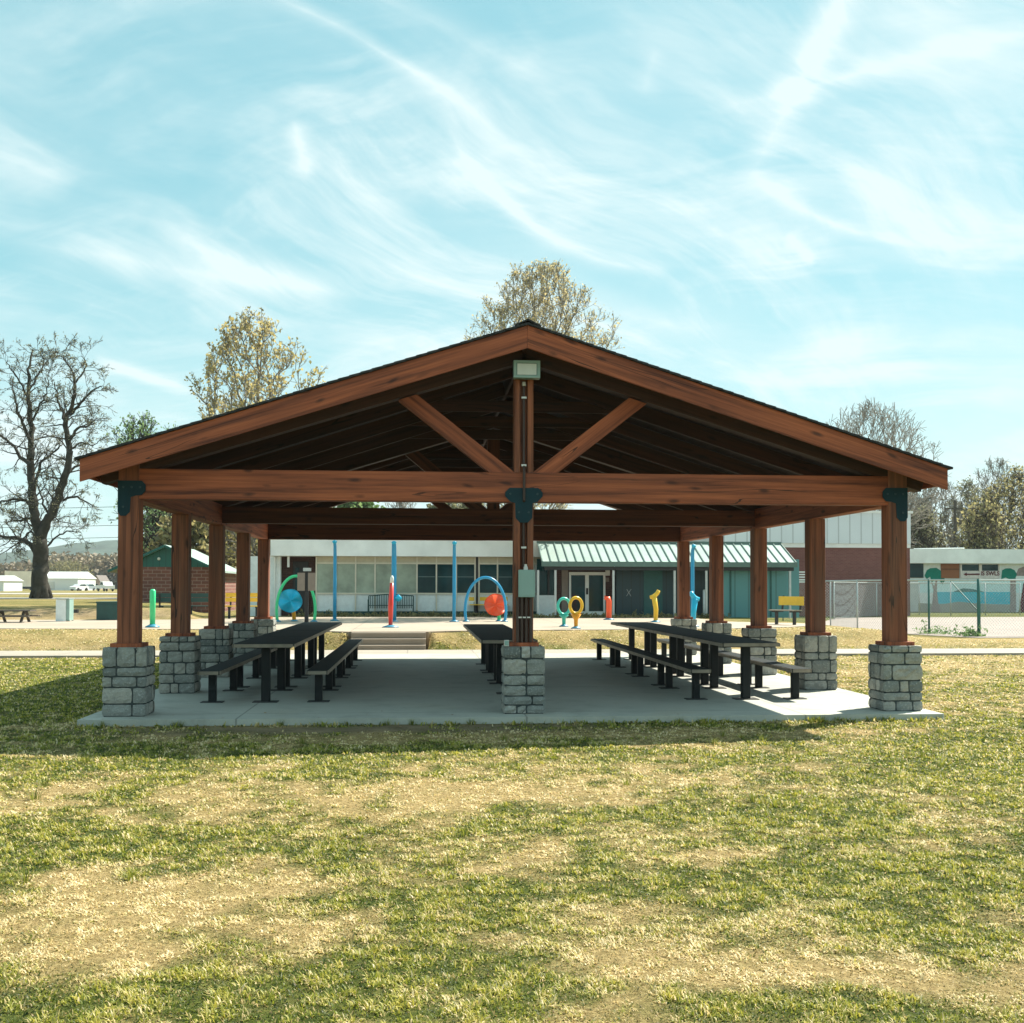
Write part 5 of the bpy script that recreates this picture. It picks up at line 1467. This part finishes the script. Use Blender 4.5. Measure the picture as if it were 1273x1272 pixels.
# ------------------------------------------------------------------ lawn blades
def lawn():
    cam = np.array([CX, -CD]); pts = []
    r = np.random.default_rng(21)
    dirv = np.array([math.sin(YAW), math.cos(YAW)]); sid = np.array([dirv[1], -dirv[0]])
    def ring_(d0, d1, dens):
        d = .5*(d0+d1); w = .5*d + 1.6; n = int(2*w*(d1-d0)*dens)
        dd = r.uniform(d0, d1, n); ss = r.uniform(-w, w, n)
        return cam + dd[:, None]*dirv + ss[:, None]*sid
    edges = [2.6, 3.6, 4.6, 6, 8, 10, 12, 14, 17, 21, 25, 29, 33]
    dens = [4200, 8200, 8200, 5600, 3400, 2000, 1500, 1000, 620, 420, 420, 260]
    for a, b, q in zip(edges, edges[1:], dens): pts.append(ring_(a, b, q))
    P = np.concatenate(pts); x, y = P[:, 0], P[:, 1]
    ok = ~((x > -5.3) & (x < 5.24) & (y > -.575) & (y < 12.35))
    ok &= ~((y > 12.28) & (y < 14.38+np.maximum(0, x-12.2)*.03))
    ok &= ~((x > -3.08) & (x < -1.1) & (y > 14.2) & (y < 16))
    fx_ = np.array([p[0] for p in front[:-3]]); fy_ = np.array([p[1] for p in front[:-3]])
    lim = np.interp(x, fx_, fy_); ok &= ~((y > lim-.03) & (x < 11.3))
    ok &= y < 19.2
    ok &= ~((x > 14.8) & (y > 19.0))
    st = straw(x, y); di = dirt(x, y)
    ok &= r.random(len(x)) > di*1.15
    ok &= r.random(len(x)) > np.clip(st-.55, 0, 1)*.5
    P = P[ok]; st = st[ok]; x, y = P[:, 0], P[:, 1]; n = len(P)
    dist = np.hypot(x-CX, y+CD)
    clump = sst((fbm(x*13, y*13, 2)-.5)*1.9+.5)
    patch = vnoise(x*1.7+50, y*1.7)
    hgt = (.006 + .019*clump + .007*r.random(n))*(1.12-.35*st)*(1+.010*np.clip(dist-5, 0, 30))
    # longer fringe along the slab edge
    fr = (np.abs(y+.62) < .10) & (x > -5.4) & (x < 5.3); hgt = np.where(fr, hgt*1.9, hgt)
    wid = (.0022 + .0020*r.random(n))*np.clip(dist/4.5, 1, 6)
    az = r.uniform(0, 2*math.pi, n); lean = r.uniform(.4, 1.7, n) + .3*st
    dx, dy = np.cos(az), np.sin(az)
    z = H(x, y) - .004
    L = hgt*1.25
    base = np.stack([x, y, z], 1); side = np.stack([-dy, dx, np.zeros(n)], 1)*wid[:, None]
    a1, a2 = lean*.5, lean*1.15
    m = base + np.stack([dx*np.sin(a1), dy*np.sin(a1), np.cos(a1)], 1)*(L*.55)[:, None]
    tp_ = m + np.stack([dx*np.sin(a2), dy*np.sin(a2), np.cos(a2)*.9], 1)*(L*.6)[:, None]
    V = np.stack([base-side, base+side, m+side*.8, m-side*.8, tp_], 1).reshape(-1, 3).astype(np.float32)
    I = (np.arange(n)*5)[:, None]
    q = I + np.array([[0, 1, 2, 3]]); t3 = I + np.array([[3, 2, 4]])
    per = np.clip(st + r.normal(0, .30, n), 0, 1); per = np.where(r.random(n) < .12, 1-per*.5, per)
    per = sst((per-.5)*2.0+.5)
    rd_ = np.clip(.18 + .62*r.random(n) + (patch-.5)*.22 + (clump-.45)*.8, 0, 1)
    o = rawmesh('lawn_grass', V, [q, t3], GRASS, attrs={'straw': ('FACE', np.concatenate([per, per])), 'rnd': ('FACE', np.concatenate([rd_, rd_]))})
    tag(o, 'short mown grass, patchy green and straw coloured', 'grass', kind='stuff')
    print('blades', n)
lawn()

# weeds along the fence and pad edges
def weeds(name, label, spots, mat='leafgreen', size=.05, h=.25):
    r = np.random.default_rng(8); P = []
    for (x, y, rad, n) in spots:
        a = r.normal(0, rad, (n, 3)); a[:, 2] = np.abs(r.normal(0, h, n)); a[:, 0] += x; a[:, 1] += y; a[:, 2] += HZ(x, y); P.append(a)
    o = leaf_mesh(np.concatenate(P), size, name, mat, None, 9, 2, .03, 2.6); tag(o, label, 'weeds', kind='stuff')
cx_, cy_ = fpts[5][0]; px_, py_ = fpts[4][0]
weeds('weeds', 'rough green weeds round the foot of the green fence posts', [(cx_-.2, cy_, .2, 150), (px_, py_-.1, .25, 70)] + [(px_+(cx_-px_)*t_, py_+(cy_-py_)*t_, .25, 16) for t_ in (.2, .4, .6, .8)], h=.14)
weeds('ground_cover', 'low ground cover plants along the foot of the long building', [(-6 + .45*k, YW-1.0 if k*.45-6 < 2.4 else YE-.2, .22, 50) for k in range(37)], 'leafolive', .06, .07)

def litter():
    r = np.random.default_rng(31); n = 520
    x = r.uniform(-9, 9, n); y = np.where(r.random(n) < .35, r.normal(-.35, .5, n), r.uniform(-9.5, 12.6, n))
    on = (x > -5.25) & (x < 5.2) & (y > -.54) & (y < 12.28)
    keep = ~on | (r.random(n) < .45); x, y, on = x[keep], y[keep], on[keep]
    z = np.where(on, SL + .006, H(x, y) + .018)
    P = np.stack([x, y, z], 1); n = len(P); a = r.uniform(0, 6.28, n); L = r.uniform(.012, .03, n)[:, None]; W = L*r.uniform(.35, .6, (n, 1))
    d = np.stack([np.cos(a), np.sin(a), r.uniform(-.12, .12, n)], 1); e = np.stack([-np.sin(a), np.cos(a), r.uniform(-.2, .2, n)], 1)
    V = np.stack([P-d*L, P+e*W, P+d*L+np.array([0, 0, .003]), P-e*W], 1).reshape(-1, 3)
    o = rawmesh('fallen_leaves', V, (np.arange(n)*4)[:, None]+np.array([[0, 1, 2, 3]]), leafmat('dry_leaf', (.14, .07, .03), (.42, .28, .13), .2), attrs={'rnd': ('FACE', r.random(n))})
    tag(o, 'scattered small dry brown leaves on the slab and lawn', 'fallen leaves', kind='stuff')
litter()
def tufts():
    r = np.random.default_rng(12); sp = [(r.uniform(3.2, 5.0), -.60) for _ in range(7)] + [(r.uniform(-5, 3), -.60) for _ in range(9)] + [(r.uniform(-6, 6), r.uniform(-9, -1.5)) for _ in range(46)]
    V = []; F_ = []; S_ = []; R_ = []
    for (x, y) in sp:
        for k in range(34):
            a = r.uniform(0, 6.28); rr = abs(r.normal(0, .035)); bx_, by_ = x+rr*math.cos(a), y+rr*math.sin(a); L = r.uniform(.05, .11); ln = r.uniform(.2, .9); w_ = .0028
            d = np.array([math.cos(a), math.sin(a)]); b = np.array([bx_, by_, float(H(bx_, by_))-.004]); sd = np.array([-d[1], d[0], 0])*w_
            m = b + np.array([d[0]*math.sin(ln*.5), d[1]*math.sin(ln*.5), math.cos(ln*.5)])*L*.5; e = m + np.array([d[0]*math.sin(ln*1.3), d[1]*math.sin(ln*1.3), math.cos(ln*1.3)])*L*.5
            i = len(V); V += [b-sd, b+sd, m+sd*.8, m-sd*.8, e]; F_.append((i, i+1, i+2, i+3)); S_.append((i+3, i+2, i+4)); R_.append(r.uniform(.15, .75))
    o = rawmesh('grass_tufts', np.array(V), [np.array(F_), np.array(S_)], GRASS, attrs={'straw': ('FACE', np.full(2*len(R_), .08)), 'rnd': ('FACE', np.array(R_+R_))})
    tag(o, 'taller green grass tufts dotted over the lawn and along the slab edge', 'grass', kind='stuff')
tufts()

# the air: far hills and woods fade a little
hzm = bpy.data.materials.new('haze'); hzm.use_nodes = True; nt_ = hzm.node_tree
for nd in list(nt_.nodes): nt_.nodes.remove(nd)
pv_ = nt_.nodes.new('ShaderNodeVolumePrincipled'); pv_.inputs['Color'].default_value = (.80, .93, 1.0, 1); pv_.inputs['Density'].default_value = HAZE_D; pv_.inputs['Anisotropy'].default_value = 0.0
ho = nt_.nodes.new('ShaderNodeOutputMaterial'); nt_.links.new(pv_.outputs[0], ho.inputs['Volume'])
hb_ = MB().box(-2650, 2650, -310, 2650, -4, 75).build('haze', hzm); hb_['kind'] = 'stuff'; hb_['label'] = 'thin pale air between the viewer and the far hills'; hb_['category'] = 'haze'

# ------------------------------------------------------------------ sky and sun
SX, SY = .73, .52                       # horizontal shadow displacement per metre of height is (-SX, -SY)
sun_dir = Vector((SX, SY, 1)).normalized()
el = math.asin(sun_dir.z); azm = math.atan2(SX, SY)
sl = bpy.data.lights.new('sun', 'SUN'); sl.energy = 4.3; sl.angle = R(.55); sl.color = (1.0, .93, .80)
so = bpy.data.objects.new('sun', sl); COL.objects.link(so); so.rotation_euler = sun_dir.to_track_quat('Z', 'Y').to_euler()

w = bpy.data.worlds.new('World'); scene.world = w; w.use_nodes = True
t = NT(w.node_tree)
for nd in list(w.node_tree.nodes): w.node_tree.nodes.remove(nd)
sky = t.n('ShaderNodeTexSky', sky_type='NISHITA'); sky.sun_disc = False; sky.sun_elevation = el; sky.sun_rotation = azm
sky.air_density = 1.0; sky.dust_density = .6; sky.ozone_density = 1.6
tcn = t.n('ShaderNodeTexCoord').outputs['Generated']
sp = t.n('ShaderNodeSeparateXYZ', inp={0: tcn})
zc_ = t.math('MAXIMUM', sp.outputs[2], .0)
den = t.math('ADD', zc_, .38)
uu = t.math('DIVIDE', sp.outputs[0], den); vv = t.math('DIVIDE', sp.outputs[1], den)
pl_ = t.n('ShaderNodeCombineXYZ', inp={0: uu, 1: vv}).outputs[0]
warp = t.n('ShaderNodeTexNoise', inp={'Vector': pl_, 'Scale': 1.3, 'Detail': 3.0})
wv = t.vmath('MULTIPLY', t.vmath('SUBTRACT', warp.outputs[1], (.5, .5, .5)), (.45, .45, 0))
pw_ = t.vmath('ADD', pl_, wv)
def streaks(ang, along, across, off=(0, 0, 0)):
    v = t.n('ShaderNodeVectorRotate', rotation_type='Z_AXIS', inp={'Vector': pw_, 'Angle': R(-ang)}).outputs[0]
    return t.vmath('ADD', t.vmath('MULTIPLY', v, (along, across, 1)), off)
S1 = streaks(36, 1.3, 6.0)
c1 = t.noise(S1, 1.0, 12, .66, .2)
c2 = t.noise(streaks(-14, 1.4, 6.5, (3.2, 1.7, 0)), 1.0, 12, .66, .25)
big = t.noise(t.vmath('ADD', pw_, (4.1, 2.3, 0)), 1.7, 5, .55)
big2 = t.noise(t.vmath('ADD', pw_, (1.1, 7.3, 0)), 2.6, 5, .6)
cm = t.math('MULTIPLY', t.mapr(c1, .43, .64, 0, .85), t.mapr(big, .41, .62, .12, 1.0))
cm = t.math('ADD', cm, t.math('MULTIPLY', t.mapr(c2, .44, .68, 0, .75), t.mapr(big2, .42, .62, .05, 1.0)))
cm = t.math('ADD', cm, t.mapr(big, .45, .70, 0, .3))
# long thin trails, laid out by direction in the sky (x/y, z/y)
yy_ = t.math('MAXIMUM', sp.outputs[1], .05)
az_ = t.math('DIVIDE', sp.outputs[0], yy_); ev_ = t.math('DIVIDE', sp.outputs[2], yy_)
wn = t.math('MULTIPLY', t.math('SUBTRACT', t.noise(pl_, 2.2, 3), .5), .03)
TN = t.mapr(t.noise(S1, 2.4, 10, .7), .36, .58, .45, 1.15)
def trail(p0, p1, width, amt, curve=0.0):
    X0, Y0_, Z0 = _ray(*p0); X1, Y1, Z1 = _ray(*p1)
    a0, e0, a1, e1 = X0/Y0_, Z0/Y0_, X1/Y1, Z1/Y1
    L = math.hypot(a1-a0, e1-e0); dx, dz = (a1-a0)/L, (e1-e0)/L
    da = t.math('SUBTRACT', az_, a0); de = t.math('SUBTRACT', ev_, e0)
    al = t.math('ADD', t.math('MULTIPLY', da, dx), t.math('MULTIPLY', de, dz))
    ac = t.math('SUBTRACT', t.math('MULTIPLY', da, dz), t.math('MULTIPLY', de, dx))
    tt = t.math('DIVIDE', al, L)
    ac = t.math('ADD', t.math('ADD', ac, wn), t.math('MULTIPLY', t.math('MULTIPLY', tt, t.math('SUBTRACT', 1.0, tt)), curve*4))
    m1 = t.mapr(t.math('ABSOLUTE', ac), 0.0, width, 1.0, 0.0)
    m1 = t.math('POWER', m1, 1.9)
    m2 = t.math('MULTIPLY', t.mapr(tt, -.05, .15), t.mapr(tt, .8, 1.05, 1, 0))
    m = t.math('MULTIPLY', t.math('MULTIPLY', m1, m2), amt)
    return t.math('MULTIPLY', m, TN)
tr_ = [((335, -10), (620, 165), .013, .5, .008), ((440, -20), (700, 110), .03, .3, 0), ((565, 175), (840, 330), .014, .75, -.035), ((1060, -30), (975, 150), .032, 1.1, 0), ((900, 130), (1290, 40), .022, .6, 0), ((985, 130), (930, 230), .03, .4, 0),
       ((940, 220), (1150, 310), .012, .6, -.012), ((120, 450), (240, 490), .011, .9, 0), ((-20, 190), (90, 230), .03, .35, 0), ((200, 270), (440, 370), .03, .6, -.01), ((20, 300), (400, 360), .035, .5, 0), ((365, 150), (385, 220), .02, .6, 0), ((980, 290), (1010, 330), .014, .6, 0), ((560, 330), (900, 420), .03, .35, 0), ((820, 60), (800, 120), .02, .3, 0)]
for a in tr_: cm = t.math('ADD', cm, trail(*a[:4], curve=a[4]))
hz = t.mapr(sp.outputs[2], .0, .26, .55, 0.0)
rgt = t.mapr(az_, .12, .55, 0, .22); rgt = t.math('MULTIPLY', rgt, t.mapr(ev_, .02, .35, 1.0, .35))
cm = t.math('ADD', t.math('ADD', t.math('ADD', t.math('MULTIPLY', cm, .92), .07), hz), rgt)
cm = t.math('MINIMUM', cm, .93)
tint = t.mix(1.0, sky.outputs[0], (.95, 1.30, 1.06), 'MULTIPLY')
tint = t.mix(.62, tint, (2.35, 5.3, 5.75))
cloudc = (6.5, 7.5, 7.5)
final = t.mix(t.math('MULTIPLY', cm, .95), tint, cloudc)
bg = t.n('ShaderNodeBackground', inp={'Color': final, 'Strength': .055})
out = t.n('ShaderNodeOutputWorld', inp={'Surface': bg.outputs[0]})

# ------------------------------------------------------------------ camera
cam = bpy.data.cameras.new('Camera'); co = bpy.data.objects.new('Camera', cam); COL.objects.link(co)
cam.sensor_width = 36.0; cam.sensor_fit = 'HORIZONTAL'; cam.lens = F/1273*36
cam.shift_y = (PY-636)/1273; cam.clip_start = .1; cam.clip_end = 6000
co.location = (CX, -CD, CH)
cy_, sy_ = math.cos(YAW), math.sin(YAW); cp, sp_ = math.cos(PITCH), math.sin(PITCH)
fwd = Vector((sy_*cp, cy_*cp, sp_)); right = Vector((cy_, -sy_, 0)); upv = right.cross(fwd)
cr_, sr_ = math.cos(ROLL), math.sin(ROLL)
right2 = right*cr_ + upv*sr_; up2 = upv*cr_ - right*sr_
co.matrix_world = Matrix(((right2.x, up2.x, -fwd.x, CX), (right2.y, up2.y, -fwd.y, -CD), (right2.z, up2.z, -fwd.z, CH), (0, 0, 0, 1)))
scene.camera = co
vs_ = scene.view_settings; vs_.view_transform = 'Standard'; vs_.look = 'None'; vs_.exposure = 1.36; vs_.gamma = 1.0; vs_.use_curve_mapping = False
scene.render.engine = 'CYCLES'
scene.cycles.max_bounces = 8
